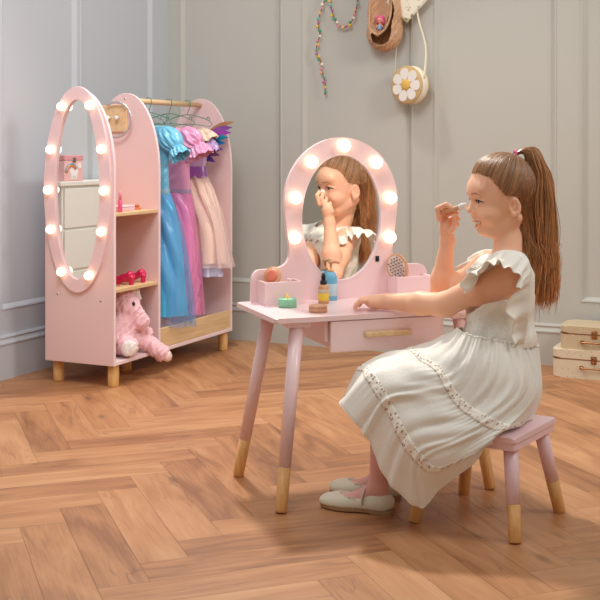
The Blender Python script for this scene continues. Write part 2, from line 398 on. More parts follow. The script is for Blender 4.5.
# ------------------------------------------------------------------ dress-up wardrobe
WX0, WX1, WY0, WY1, WB = -3.05, -2.70, 3.932, 4.953, .0926
wr = empty('dress_up_wardrobe', (-2.875, 4.46, 0), 'pale pink open dress-up wardrobe with arched panels and a lit oval mirror', 'wardrobe')
def wl(x, y, z): return (x+2.875, y-4.46, z)
def arch_outline():
    pts = [(-.175, WB), (.175, WB)]
    for k in range(0, 33):
        a = PI*k/32; pts.append((.175*math.cos(a), .89+.351*math.sin(a)))
    return pts
def arch_panel(name, y0, y1):
    bm = bmesh.new(); bm_prism(bm, arch_outline(), lambda u, v, d: wl(-2.875+u, d, v), y0, y1, .0015)
    return bmo(name, bm, M_rose if name != 'x' else M_pink, wr)
p1 = arch_panel('end_panel', WY0, WY0+.016); p2 = arch_panel('divider_panel', 4.276, 4.292); p3 = arch_panel('end_panel', WY1-.016, WY1)
for o in (p1, p2, p3):
    o.data.materials.append(M_pinkedge)
    for f in o.data.polygons:
        if abs(f.normal.y) < .5: f.material_index = 1
box('base_board', wl(WX0, WY0+.016, WB), wl(WX1, WY1-.016, WB+.016), M_pinkedge, wr)
box('back_panel', wl(WX0, WY0+.016, WB+.016), wl(WX0+.008, 4.276, .93), M_rose, wr, bev=0)
box('back_panel', wl(WX0, 4.292, WB+.016), wl(WX0+.008, WY1-.016, .42), M_rose, wr, bev=0)
def shelf(z): box('shelf', wl(WX0+.008, WY0+.016, z-.014), wl(WX1-.004, 4.276, z), M_pinex, wr, bev=.001)
SH1 = .725; SH2 = .408
shelf(SH1); shelf(SH2)
box('storage_front_board', wl(WX1-.016, 4.292, WB+.016), wl(WX1-.002, WY1-.016, .197), M_pinex, wr)
tube('hanging_rail', [wl(-2.875, 4.284, 1.209), wl(-2.875, WY1-.008, 1.209)], .0125, M_pinex, wr, n=16)
for (x, y) in ((-2.735, 3.98), (-3.015, 3.98), (-2.735, 4.92), (-3.015, 4.92), (-2.875, 4.284)):
    lathe('foot', [(.0215, 0), (.0235, .004), (.0235, WB)], M_pine, wr, c=wl(x, y, 0), n=20)
for y, z, x in ((4.2755, 1.215, -2.875), (3.9315, .378, -2.985), (3.9315, .36, -2.765)):
    lathe('screw_cap', [(.005, -.0012), (.005, .001)], M_steel, wr, c=wl(x, y, z), axis='y', n=10)
# oval mirror frame on the near end
def ellipse(cx, cz, a, bb, n=72): return [(cx+a*math.cos(2*PI*k/n), cz+bb*math.sin(2*PI*k/n)) for k in range(n)]
def ring(name, outer, inner, fn, d0, d1, m, parent, bev=.002):
    bm = bmesh.new(); n = len(outer); L4 = []
    for pts, d in ((outer, d0), (outer, d1), (inner, d1), (inner, d0)): L4.append([bm.verts.new(fn(u, v, d)) for u, v in pts])
    for q in range(4):
        A, B = L4[q], L4[(q+1) % 4]
        for i in range(n): bm.faces.new((A[i], A[(i+1) % n], B[(i+1) % n], B[i]))
    if bev:
        es = [e for e in bm.edges if len(e.link_faces) == 2 and e.link_faces[0].normal.length >= 0 and ((e.verts[0] in L4[1] and e.verts[1] in L4[1]) or (e.verts[0] in L4[2] and e.verts[1] in L4[2]))]
        bmesh.ops.bevel(bm, geom=es, offset=bev, segments=2, affect='EDGES', profile=.5)
    return bmo(name, bm, m, parent)
fw = lambda u, v, d: wl(-2.876+u, WY0-d, v)
ring('mirror_frame', ellipse(0, .822, .170, .432), ellipse(0, .822, .114, .376), fw, 0, .015, M_pink, wr)
bm = bmesh.new(); bm_prism(bm, ellipse(0, .822, .116, .378), fw, .0002, .003); bmo('mirror_glass', bm, M_mirror, wr)
for (px, py) in ((63.5, 106.5), (90.5, 106), (51, 147), (103, 147), (48, 190), (106.5, 191), (51, 232), (103, 234), (63, 273.5), (90, 275)):
    # bulbs evenly set around the frame
    x = -2.88+(px-77.2)/190; yy = WY0-.015; Yc = .4258*2.88+.9048*3.92; z = 1-(py-147)/1140*(Yc+(-.4258)*(x+2.88))
    a = math.atan2((z-.822)/.404, (x+2.88)/.142)
    x = -2.874+.142*math.cos(a); z = .822+.404*math.sin(a)
    o = lathe('light_bulb', [(.008, 0), (.011, .003), (.0165, .007), (.0185, .014), (.0165, .022), (.010, .028), (.003, .0305)], M_bulb, wr, n=18, M=Matrix.Rotation(PI/2, 3, 'X'), c=wl(x, yy, z))
# pine peg board on the divider
pegb = box('peg_board', wl(-3.03, 4.264, 1.067), wl(-2.863, 4.2758, 1.188), M_pinex, wr)
for x in (-2.985, -2.945, -2.90):
    o = lathe('peg', [(.005, 0), (.005, .016), (.009, .018), (.010, .024), (.006, .028)], mat('white knob', (240, 236, 228), .3), wr, n=14, M=Matrix.Rotation(PI/2, 3, 'X'), c=wl(x, 4.264, 1.13))
# headband hanging on a peg
hb = [(-2.905+.080*math.cos(t), 4.245, 1.122+.078*math.sin(t)) for t in np.linspace(R(125), R(-118), 40)]
o = tube('headband', [Vector(p) for p in hb], .0028, mat('silver glitter', (214, 208, 210), .3, metal=.8, bump=.6, bscale=500), n=8, flat=2.2)
tag(o, 'thin silver glitter headband hanging on the pine peg board of the wardrobe', 'headband')

# ---- things in the wardrobe column
M_hot = mat('hot pink shoe', (214, 24, 84), .35, coat=.3)
def heel_shoe(x, y, rz, label):
    t = empty('dress_up_shoe', (x, y, SH2), label, 'shoe', rz, 'hot pink dress-up heels on the lower shelf')
    f = Field((-.02, -.035, -.005), (.15, .035, .07), .0025)
    f.chain([(.12, 0, .008), (.085, 0, .012), (.045, 0, .030), (.015, 0, .042)], [.010, .022, .016, .019], .01)
    f.ell((.095, 0, .018), (.034, .024, .017), .008)
    f.ell((.06, 0, .052), (.045, .0145, .026), .006, sub=True)
    f.obj('upper', M_hot, t)
    lathe('heel', [(.011, 0), (.010, .004), (.011, .02), (.017, .042)], M_hot, t, c=(.006, 0, 0), n=14)
    return t
heel_shoe(-2.735, 4.215, R(-178), 'hot pink heeled play shoe at the right end of the lower shelf')
heel_shoe(-2.735, 4.125, R(-172), 'hot pink heeled play shoe further left on the lower shelf, toe out of sight')
pal = empty('play_palette', (-2.785, 4.095, SH1), 'flat pale pink play make-up palette lying on the upper shelf', 'make-up palette')
box('case', (-.035, -.045, 0), (.035, .07, .016), mat('palette pink', (236, 190, 200), .4), pal, bev=.003)
box('lid', (-.035, -.045, .017), (.035, .07, .024), mat('palette lid', (245, 215, 222), .35), pal, bev=.003)
cp = empty('toy_compact', (-2.785, 4.235, SH1), 'small round orange wooden compact on the upper shelf', 'compact')
lathe('case', [(.017, 0), (.019, .002), (.019, .008), (.015, .01)], mat('orange wood', (208, 118, 72), .5), cp)
lathe('lid', [(.008, .0101), (.010, .012), (.010, .02), (.006, .022)], mat('orange wood dark', (196, 104, 66), .5), cp)
lip = empty('toy_bottle', (-2.725, 4.015, SH1), 'slim hot pink play bottle standing at the left end of the upper shelf', 'bottle')
lathe('body', [(.008, 0), (.009, .002), (.009, .05), (.006, .054)], mat('bottle pink', (232, 90, 140), .3), lip)
lathe('cap', [(.0065, .0545), (.0065, .085), (.004, .088)], mat('bottle cap pink', (240, 150, 180), .3), lip)

# ---- unicorn plush
M_fur = mat('pink plush fur', (246, 196, 204), .95, noise=.08, nscale=50, bump=1, bscale=260, sheen=.7)
M_furw = mat('white plush fur', (248, 240, 236), .95, noise=.05, nscale=60, bump=1, bscale=260, sheen=.7)
un = empty('unicorn_plush', (-2.80, 4.112, WB+.016), 'fluffy pink unicorn soft toy sitting at the bottom of the wardrobe, one leg hanging out', 'soft toy')
f = Field((-.15, -.16, -.08), (.25, .18, .33), .004)
f.ell((.0, -.005, .085), (.080, .090, .090), .02)          # body
f.ell((.015, -.005, .145), (.060, .065, .05), .02)
f.ell((.03, .005, .215), (.056, .060, .062), .02)           # head
f.cap((.045, .012, .205), (.085, .040, .140), .044, .038, .02)   # muzzle, pointing down
f.cap((.02, -.04, .05), (.088, -.050, .045), .042, .040, .015)  # left leg forward, sole to viewer
f.cap((.03, .035, .07), (.10, .085, .040), .034, .030, .015)     # hanging leg
f.cap((.10, .085, .040), (.150, .105, .0), .032, .036, .012)
f.cap((.02, -.06, .145), (.045, -.105, .085), .028, .026, .012)   # arm
f.cap((.05, .05, .13), (.095, .090, .085), .022, .020, .012)
f.cap((.0, -.035, .265), (-.004, -.042, .292), .014, .007, .008)
f.obj('body', M_fur, un, fur=.0016, fscale=150)
f = Field((.04, -.15, -.02), (.18, .02, .12), .0035)
f.ell((.109, -.082, .045), (.034, .012, .034), .004, M=[[.83, .56, 0], [.56, -.83, 0], [0, 0, 1]])
f.obj('foot_pad', M_furw, un, fur=.001, fscale=190)
f = Field((.08, .04, -.08), (.26, .19, .08), .0035)
f.ell((.174, .116, -.015), (.018, .026, .024), .004)
f.obj('foot_pad', mat('pale paw fur', (250, 222, 214), .95, bump=1, bscale=260), un, fur=.0008, fscale=190)
f = Field((-.05, -.03, .19), (.13, .13, .33), .0035)
f.ell((.030, .045, .270), (.024, .030, .024), .006); f.cap((.045, .066, .262), (.052, .078, .232), .017, .012, .006)
f.obj('mane', M_furw, un, fur=.0016, fscale=180)
f = Field((-.03, -.08, .22), (.1, .03, .33), .003)
f.ell((.03, -.024, .280), (.010, .016, .022), .004)
f.obj('ear', M_fur, un, fur=.0008)
ell('eye', (.084, -.012, .222), (.008, .008, .010), M_black, un)
ell('eye', (.052, .062, .222), (.006, .006, .007), M_black, un)

# ------------------------------------------------------------------ hangers and dresses
def hanger(y, yaw, label):
    t = empty('coat_hanger', (-2.875, y, 1.2245), label, 'coat hanger', yaw, 'green wire hangers on the rail')
    hk = [(-.014, 0, -.022), (-.0165, 0, -.006), (-.010, 0, .0035), (0, 0, .0032-.0008), (.0105, 0, .0015), (.0155, 0, -.012), (.012, 0, -.030), (.003, 0, -.05), (0, 0, -.066)]
    hk = [(x, yy, z+.0) for x, yy, z in hk]
    tube('hook', catmull(hk, 40), .0019, M_green, t, n=8)
    sh = [(-.135, 0, -.112), (-.122, 0, -.10), (-.08, 0, -.082), (0, 0, -.066), (.08, 0, -.082), (.122, 0, -.10), (.135, 0, -.112)]
    bm = bmesh.new(); bm_tube(bm, catmull(sh, 30), .0022, 8)
    bm_tube(bm, catmull([(-.135, 0, -.112), (-.122, 0, -.125), (-.10, 0, -.122), (0, 0, -.112), (.10, 0, -.122), (.122, 0, -.125), (.135, 0, -.112)], 30), .0017, 8)
    for s in (-1, 1): bm_tube(bm, catmull([(s*.105, 0, -.088), (s*.112, 0, -.078), (s*.12, 0, -.084), (s*.118, 0, -.094)], 10), .002, 6)
    bmo('shoulder_bar', bm, M_green, t, True)
    return t
HY = (4.47, 4.645, 4.817)
hanger(HY[0], R(-8), 'green wire hanger nearest the pink divider, holding the blue satin dress')
hanger(HY[1], R(6), 'middle green wire hanger, holding the pink satin dress')
hanger(HY[2], R(2), 'green wire hanger nearest the far end panel, holding the peach tulle dress')
hanger(4.36, R(14), 'green wire hanger squeezed beside the divider, its dress hidden behind')
def loft(name, rings, m, parent, n=96, rows=60, thick=0, seed=0):
    """rings: (z, cx, cy, hx, hy, amp, folds)"""
    A = catmull(rings, rows); r = random.Random(seed); ph = [r.random()*6.28 for _ in range(5)]; G = []
    for a in A:
        z, cx, cy, hx, hy, amp, fo = a; row = []
        for k in range(n):
            t = 2*PI*k/n; c, s = math.cos(t), math.sin(t)
            w = 1+amp*(math.sin(fo*t+ph[0]+.8*math.sin(3*t+ph[1])+z*3)*.6+.4*math.sin((fo*1.7)*t+ph[2]))
            row.append((cx+hx*math.copysign(abs(c)**.8, c)*w, cy+hy*math.copysign(abs(s)**.8, s)*(1+amp*2.2*math.sin(fo*t+ph[3]+z*2)), z))
        G.append(row)
    return grid(name, G, m, parent, True, thick)
def puff(name, a, b_, prof, m, parent, gathers=13, amp=.12, seed=0, ysc=1.0, n=84):
    """gathered sleeve: rings of changing radius along the line a-b"""
    a, b_ = np.array(a, float), np.array(b_, float); ax_ = (b_-a)/np.linalg.norm(b_-a); yv = np.array((0, 1., 0)); xv = np.cross(yv, ax_); r_ = random.Random(seed); ph = r_.random()*6; Gp = []
    for t, r in catmull([(t, r, 0) for t, r in prof], 26)[:, :2]:
        row = []
        for k in range(n):
            q = 2*PI*k/n; w = 1+amp*math.sin(gathers*q+ph+1.3*math.sin(2*q+3*t))*(.4+.6*math.sin(PI*min(1, max(0, t))))+.5*amp*math.sin(gathers*1.6*q+2*t*5+ph)
            row.append(a+(b_-a)*t+(xv*math.cos(q)+yv*math.sin(q)*ysc)*r*w+ax_*.004*math.sin(gathers*.5*q+ph))
        Gp.append(row)
    return grid(name, Gp, m, parent, True, .001)
def satin(name, c, c2=None, r=.25):
    return mat(name, c, r, noise=.05, nscale=9, sheen=.3, spec=.8, bump=1.0, bscale=34)
M_bsat = satin('blue satin', (84, 198, 248)); M_bsat2 = satin('light blue satin', (112, 196, 232))
M_psat = satin('pink satin', (236, 136, 190)); M_psat2 = satin('light pink satin', (238, 160, 200))
def tulle(name, c, a): return mat(name, c, .6, alpha=a)
# blue dress
d = empty('blue_satin_dress', (-2.875, HY[0], .19), 'blue satin dress-up gown with puff sleeves hanging next to the divider', 'dress', R(-8), 'dress-up gowns on the rail')
zo = -.19
loft('skirt', [(.80+zo, .0, 0, .115, .035, .02, 9), (.70+zo, .01, 0, .14, .055, .05, 8), (.5+zo, .01, 0, .17, .07, .09, 7), (.30+zo, .01, 0, .185, .078, .11, 7), (.235+zo, .01, 0, .188, .08, .12, 7)], M_bsat, d, seed=1)
loft('tulle_overlay', [(.79+zo, .0, 0, .125, .045, .02, 9), (.6+zo, .015, 0, .172, .075, .06, 9), (.35+zo, .02, 0, .208, .088, .1, 8), (.19+zo, .02, 0, .218, .09, .14, 8)], tulle('blue tulle', (120, 165, 215), .35), d, seed=2)
loft('bodice', [(1.098+zo, .02, 0, .05, .014, .0, 4), (1.085+zo, .02, 0, .12, .026, .02, 6), (1.03+zo, .01, 0, .125, .036, .03, 6), (.92+zo, .0, 0, .112, .036, .03, 6), (.80+zo, .0, 0, .115, .034, .02, 9)], M_bsat2, d, seed=3)
for s in (-1, 1):
    puff('puff_sleeve', (s*.085, 0, .895), (s*.165, -.004, .800), [(0, .010), (.1, .030), (.45, .048), (.8, .046), (1.0, .030)], M_bsat2, d, 12, .10, 1)
    puff('sleeve_cuff', (s*.160, -.004, .806), (s*.190, -.004, .765), [(0, .030), (.3, .036), (.7, .044), (1.0, .050)], M_bsat2, d, 15, .12, 2)
loft('waist_sash', [(.81+zo, 0, 0, .118, .037, .01, 6), (.795+zo, 0, 0, .120, .040, .01, 6), (.78+zo, .0, 0, .119, .038, .01, 6)], mat('silver blue trim', (150, 190, 210), .4), d, rows=8, seed=3)
# pink dress
d = empty('pink_satin_dress', (-2.875, HY[1], .21), 'pink satin dress-up gown with frilled sleeves hanging between the blue and peach ones', 'dress', R(6), 'dress-up gowns on the rail')
zo = -.21
loft('skirt', [(.79+zo, .0, 0, .11, .035, .02, 9), (.68+zo, 0, 0, .125, .05, .06, 8), (.45+zo, 0, 0, .14, .06, .1, 8), (.215+zo, 0, 0, .15, .066, .13, 9)], M_psat, d, seed=5)
loft('tulle_overlay', [(.78+zo, .0, 0, .12, .04, .02, 9), (.5+zo, .0, 0, .148, .064, .09, 8), (.21+zo, .0, 0, .165, .072, .15, 10)], tulle('pink tulle', (245, 160, 205), .35), d, seed=6)
loft('bodice', [(1.09+zo, .02, 0, .05, .014, .0, 4), (1.075+zo, .02, 0, .115, .026, .02, 6), (1.02+zo, .01, 0, .12, .036, .03, 6), (.92+zo, .0, 0, .105, .034, .03, 6), (.79+zo, .0, 0, .11, .034, .02, 9)], M_psat2, d, seed=7)
for s in (-1, 1):
    puff('puff_sleeve', (s*.07, 0, .872), (s*.145, -.004, .790), [(0, .010), (.1, .030), (.5, .052), (.85, .050), (1.0, .036)], M_psat2, d, 10, .13, 3)
    puff('sleeve_frill', (s*.138, -.004, .800), (s*.165, -.004, .745), [(0, .036), (.3, .046), (.7, .058), (1.0, .066)], M_psat2, d, 16, .13, 4)
loft('waist_trim', [(.80+zo, 0, 0, .113, .037, .01, 6), (.79+zo, 0, 0, .115, .038, .01, 6), (.78+zo, .0, 0, .114, .037, .01, 6)], mat('grey trim', (176, 150, 180), .4), d, rows=8, seed=3)
# peach / lavender dress
M_lav = satin('lavender satin', (206, 176, 222)); M_peach = mat('peach tulle skirt', (250, 218, 200), .7, noise=.06, nscale=14)
d = empty('peach_tulle_dress', (-2.875, HY[2], .38), 'peach tulle dress with a lavender bodice and purple sash, nearest the far end panel', 'dress', R(2), 'dress-up gowns on the rail')
zo = -.38
loft('skirt', [(.86+zo, .0, 0, .10, .035, .03, 12), (.78+zo, .01, 0, .13, .05, .06, 12), (.60+zo, .02, 0, .165, .06, .09, 11), (.44+zo, .02, 0, .185, .066, .12, 11)], M_peach, d, seed=9)
loft('tulle_overlay', [(.86+zo, .0, 0, .108, .04, .03, 12), (.66+zo, .02, 0, .165, .06, .09, 11), (.42+zo, .03, 0, .21, .074, .15, 11)], tulle('white tulle', (250, 225, 220), .4), d, seed=10)
loft('hem_lining', [(.5+zo, .01, 0, .16, .055, .05, 9), (.40+zo, .01, 0, .17, .06, .08, 9), (.375+zo, .01, 0, .175, .062, .12, 9)], mat('lilac hem', (204, 206, 232), .6), d, seed=11)
loft('bodice', [(1.085+zo, .02, 0, .05, .014, .0, 4), (1.07+zo, .02, 0, .115, .026, .02, 6), (1.02+zo, .01, 0, .11, .034, .03, 6), (.90+zo, .0, 0, .095, .034, .02, 6)], M_lav, d, seed=12)
loft('waist_sash', [(.905+zo, .0, 0, .098, .038, .01, 6), (.88+zo, .0, 0, .103, .041, .01, 6), (.85+zo, .0, 0, .108, .042, .01, 6)], satin('purple sash', (156, 92, 178)), d, rows=10, seed=3)
M_cream = mat('cream ruffle', (250, 224, 196), .6); M_lilac = satin('lilac frill', (198, 164, 218))
for s in (-1, 1):
    puff('ruffle_sleeve', (s*.070, 0, .705), (s*.115, 0, .640), [(0, .008), (.15, .026), (.6, .044), (1.0, .054)], M_cream, d, 11, .16, 5)
    puff('ruffle_sleeve', (s*.095, 0, .655), (s*.120, 0, .590), [(0, .030), (.3, .040), (.7, .046), (1.0, .050)], M_lilac, d, 13, .16, 6)
# wings hung behind the peach dress
wg = empty('rainbow_wings', (-2.82, 4.88, .91), 'glossy rainbow feather play wings poking out beside the peach dress', 'play wings')
fe = [((.03, -.01, .18), (.215, .01, .272), .020, (196, 142, 100)), ((.03, .0, .165), (.205, .012, .238), .024, (150, 90, 180)), ((.03, -.005, .15), (.20, .008, .205), .024, (168, 80, 190)),
      ((.02, -.01, .125), (.185, .01, .175), .022, (30, 150, 186)), ((.02, -.008, .10), (.165, .01, .14), .022, (40, 130, 190)), ((.02, -.01, .075), (.15, .01, .10), .024, (128, 84, 168)),
      ((.015, -.01, .05), (.13, .01, .062), .022, (160, 110, 160)), ((.01, -.01, .03), (.10, .01, .02), .020, (110, 84, 176))]
for i, (a, b_, w, c) in enumerate(fe):
    w *= .8; P0, P1 = Vector(a)*.86, Vector(b_)*.78; bm = bmesh.new(); dd = (P1-P0); nn = Vector((-dd.z, 0, dd.x)).normalized(); top = []; bot = []
    for k in range(13):
        t = k/12; ww = w*(math.sin(PI*min(1, t*.62+.28))**.7)*(1-.75*max(0, t-.8)/.2)
        c0 = P0+dd*t+nn*.012*math.sin(PI*t); top.append((c0.x+nn.x*ww*.8, c0.z+nn.z*ww*.8)); bot.append((c0.x-nn.x*ww*.8, c0.z-nn.z*ww*.8))
    yo = -.004*i
    bm_prism(bm, top+bot[::-1], lambda u, v, d: (u, yo+d, v), 0, .002)
    bmo('feather', bm, mat('iridescent feather', c, .28, metal=.35, noise=.25, nscale=40), wg)

# ------------------------------------------------------------------ vanity table
VT = empty('vanity_table', (-1.410, 2.852, 0), 'pale pink kids vanity table with splayed dipped legs and a lit oval mirror', 'vanity table', R(45.2))
VW, VD, TZ = .665, .374, .52
bm = bmesh.new()
def rrect(x0, y0, x1, y1, r, n=6):
    out = []
    for (cx, cy, a0) in ((x1-r, y0+r, -90), (x1-r, y1-r, 0), (x0+r, y1-r, 90), (x0+r, y0+r, 180)):
        for k in range(n+1): a = R(a0+90*k/n); out.append((cx+r*math.cos(a), cy+r*math.sin(a)))
    return out
M_vp = mat('vanity pink lacquer', (244, 214, 216), .3, noise=.008, nscale=5, coat=.2)
bm_prism(bm, rrect(-.010, 0, VW, VD, .012), lambda u, v, d: (u, v, d), TZ-.014, TZ, .003); bmo('tabletop', bm, M_vp, VT)
def dipped_leg(name, foot, top, rf, rt, split, parent, mp_, mw):
    a, b_ = Vector(foot), Vector(top); q = a.lerp(b_, split)
    r_ = lambda t: rf+(rt-rf)*t
    bm = bmesh.new(); bm_tube(bm, [q, q+(b_-q)*.5, b_], [r_(split), r_((1+split)/2), rt], 20); leg = bmo(name, bm, mp_, parent, True)
    bm = bmesh.new(); bm_tube(bm, [a, a+(b_-a)*.012, q], [rf-.002, rf, r_(split)], 20); bmo('dipped_tip', bm, mw, leg, True)
    return leg
M_pineL = wood('pine leg tip', (212, 152, 86), (232, 180, 114), (90, 90, 8), .5)
for (ft, tp) in (((-.014, -.066), (.068, .036)), ((-.022, .31), (.05, .235)), ((.632, -.070), (.585, .036)), ((.680, .31), (.60, .235))):
    lg = dipped_leg('leg', (ft[0], ft[1], .001), (tp[0], tp[1], TZ-.030), .0165, .0205, .235, VT, M_vp, M_pineL)
    box('leg_mount', (tp[0]-.035, tp[1]-.022, TZ-.030), (tp[0]+.035, tp[1]+.022, TZ-.0145), M_vp, lg)
# drawer under the top
D0, D1 = .16, .512
dw = box('drawer', (D0, .003, TZ-.105), (D1, .017, TZ-.0165), M_vp, VT)
bm = bmesh.new()
for q in (((D0+.012, .017, TZ-.098), (D0+.022, .27, TZ-.03)), ((D1-.022, .017, TZ-.098), (D1-.012, .27, TZ-.03)), ((D0+.022, .26, TZ-.098), (D1-.022, .27, TZ-.03)), ((D0+.022, .017, TZ-.098), (D1-.022, .26, TZ-.094))):
    bm_box(bm, *q)
bmo('drawer_box', bm, M_vp, dw)
box('drawer_handle', (.262, -.012, TZ-.066), (.410, .0028, TZ-.050), M_pinex, dw, bev=.004)
bm = bmesh.new()
for s0 in (D0-.012, D1-.0): bm_box(bm, (s0, .02, TZ-.075), (s0+.012, .30, TZ-.0145))
bmo('drawer_runner', bm, M_vp, VT)
# mirror board silhouette
MC = .330
half = [(.30, TZ), (.30, .575), (.298, .595), (.290, .611), (.276, .620), (.235, .622), (.212, .625), (.192, .634), (.180, .648), (.1755, .668), (.178, .70), (.186, .75), (.1915, .80)]
for k in range(0, 19): a = (PI/2)*k/18; half.append((.193*math.cos(a), .825+.205*math.sin(a)))
hh = catmull([(a, b_, 0) for a, b_ in half[1:]], 90); hh = [(.30, TZ)]+[(p[0], p[1]) for p in hh]
outer = [(MC+a, z) for a, z in hh]+[(MC-a, z) for a, z in hh[::-1][1:]]
T0 = .338
# board with an oval hole
N_ = 96
inn = [(MC+.139*math.cos(2*PI*k/N_), .777+.201*math.sin(2*PI*k/N_)) for k in range(N_)]
angs = [2*PI*k/N_ for k in range(N_)]
def board():
    bm = bmesh.new(); d0, d1 = T0, T0+.018
    pts_o = []
    for p in outer:
        if not pts_o or (Vector(p)-Vector(pts_o[-1])).length > 1e-4: pts_o.append(p)
    L2 = []
    for pts in (pts_o, inn):
        v = [bm.verts.new((x, d0, z)) for x, z in pts]; L2.append([bm.edges.new((v[i], v[(i+1) % len(v)])) for i in range(len(v))])
    bmesh.ops.triangle_fill(bm, use_beauty=True, use_dissolve=False, edges=L2[0]+L2[1])
    r = bmesh.ops.extrude_face_region(bm, geom=bm.faces[:])
    for v in r['geom']:
        if isinstance(v, bmesh.types.BMVert): v.co.y = d1
    return bmo('mirror_board', bm, M_vp, VT)
mb = board()
bm = bmesh.new(); bm_prism(bm, [(MC+.1395*math.cos(a), .777+.2015*math.sin(a)) for a in angs], lambda u, v, d: (u, d+(u-MC)*.023, v), T0+.0045, T0+.0125); bmo('mirror_glass', bm, M_mirror, VT)
ring('mirror_rim', [(MC+.139*math.cos(a), .777+.201*math.sin(a)) for a in angs], [(MC+.1345*math.cos(a), .777+.1965*math.sin(a)) for a in angs], lambda u, v, d: (u, T0-d, v), -.008, .001, M_pinkedge, VT, bev=0)
for (px, py) in ((343.5, 146), (375.5, 162.5), (311.5, 162), (390, 197.5), (296, 197.5), (389.5, 236.5), (295, 237)):
    s = MC+(px-342.5)/291*1.0; z = 1-(py-147)/1140*(3.63+.342*(s-MC))
    b0 = lathe('light_bulb', [(.009, 0), (.012, .003), (.0175, .007), (.0195, .015), (.0175, .023), (.011, .029), (.003, .0315)], M_bulb, VT, n=20, M=Matrix.Rotation(PI/2, 3, 'X'), c=(s, T0, z))
box('power_switch', (MC+.115, T0-.0025, .633), (MC+.128, T0-.0002, .651), M_black, VT, bev=.001)
def tray(s0, s1):
    bm = bmesh.new(); t0, t1, z0, z1, w = .262, T0, TZ, TZ+.070, .007
    bm_box(bm, (s0, t0, z0), (s1, t0+w, z1), .001); bm_box(bm, (s0, t0+w, z0), (s0+w, t1-.0005, z1), .001); bm_box(bm, (s1-w, t0+w, z0), (s1, t1-.0005, z1), .001)
    bm_box(bm, (s0+w, t0+w, z0), (s1-w, t1-.0005, z0+.006)); return bmo('storage_box', bm, M_vp, VT)
tray(.048, .168); tray(.487, .614)

def vw(s, t, z=TZ):     # table-top spot in room coordinates
    a = R(45.2); return (-1.410+s*math.cos(a)-t*math.sin(a), 2.852+s*math.sin(a)+t*math.cos(a), z)
# ---- things on the vanity
def from_px(px, py, z):   # where a point at height z that the photo shows at (px, py) stands
    Y = (1-z)*FPX/(py-HOR); X = (px-300)/FPX*Y; return cw(X, Y, z)
cd = empty('tealight_candle', from_px(287.5, 307, TZ), 'mint green play candle with a small yellow flame near the table corner', 'candle')
lathe('wax_body', [(.0255, 0), (.0275, .001), (.0275, .024), (.0265, .0255), (.0245, .0255), (.0235, .023)], mat('mint green', (142, 208, 170), .5), cd, n=32)
lathe('wax_top', [(.0233, .0225), (.0233, .0232)], mat('pale green wax', (190, 226, 196), .4), cd, n=32)
fb = Field((-.012, -.012, .018), (.012, .012, .05), .0012); fb.ell((0, 0, .029), (.0045, .003, .006), .003); fb.cap((0, 0, .03), (-.003, 0, .0425), .004, .0008, .003)
fb.obj('flame', mat('yellow flame', (246, 196, 84), .4, emit=.25), cd)
wp = empty('wooden_powder_compact', from_px(318, 312, TZ), 'round natural wood powder compact lying on the table near its front edge', 'compact')
M_beech = wood('beech', (206, 152, 112), (224, 176, 138), (40, 6, 40), .45)
lathe('case', [(.024, 0), (.027, .002), (.027, .011), (.0262, .0125)], M_beech, wp, n=32)
lathe('lid', [(.0262, .0135), (.027, .015), (.026, .0195), (.022, .021)], M_beech, wp, n=32)
db = empty('serum_bottle', from_px(323.5, 303.5, TZ), 'small tan play serum bottle with yellow and grey label and black dropper', 'bottle')
lathe('bottle_body', [(.0155, 0), (.0165, .0015), (.0165, .050), (.013, .056), (.009, .059)], wood('tan wood', (196, 142, 96), (214, 164, 116), (30, 30, 6), .4), db, n=28)
lathe('label_band', [(.0166, .010), (.0168, .0105), (.0168, .032), (.0166, .0325)], mat('yellow label', (236, 204, 70), .5), db, n=28)
lathe('label_band', [(.0166, .0335), (.0168, .034), (.0168, .044), (.0166, .0445)], mat('pale label', (206, 190, 176), .5), db, n=28)
lathe('cap', [(.0098, .0592), (.0105, .060), (.0105, .070), (.009, .0705)], M_black, db, n=20)
lathe('dropper_bulb', [(.0062, .0708), (.0068, .076), (.0066, .086), (.004, .092), (.001, .094)], M_black, db, n=20)
pbm = empty('pump_bottle', from_px(331, 300, TZ), 'light blue wooden pump bottle standing behind the small serum bottle', 'bottle')
M_blue = mat('sky blue paint', (112, 184, 216), .4)
lathe('bottle_body', [(.0185, 0), (.0195, .002), (.0195, .068), (.018, .078), (.012, .086), (.009, .088)], M_blue, pbm, n=28)
lathe('label_band', [(.0196, .014), (.0198, .0145), (.0198, .052), (.0196, .0525)], mat('pale blue label', (190, 216, 226), .5), pbm, n=28)
bm = bmesh.new(); bm_lathe(bm, [(.008, .0882), (.009, .089), (.009, .095), (.004, .0955), (.004, .114), (.0085, .115), (.0095, .121), (.006, .124)], n=20)
bmo('pump_collar', bm, M_beech, pbm, True)
tube('pump_spout', [(0, 0, .1195), (.014, .007, .1195), (.024, .012, .116)], [.0052, .0048, .0042], M_beech, pbm)
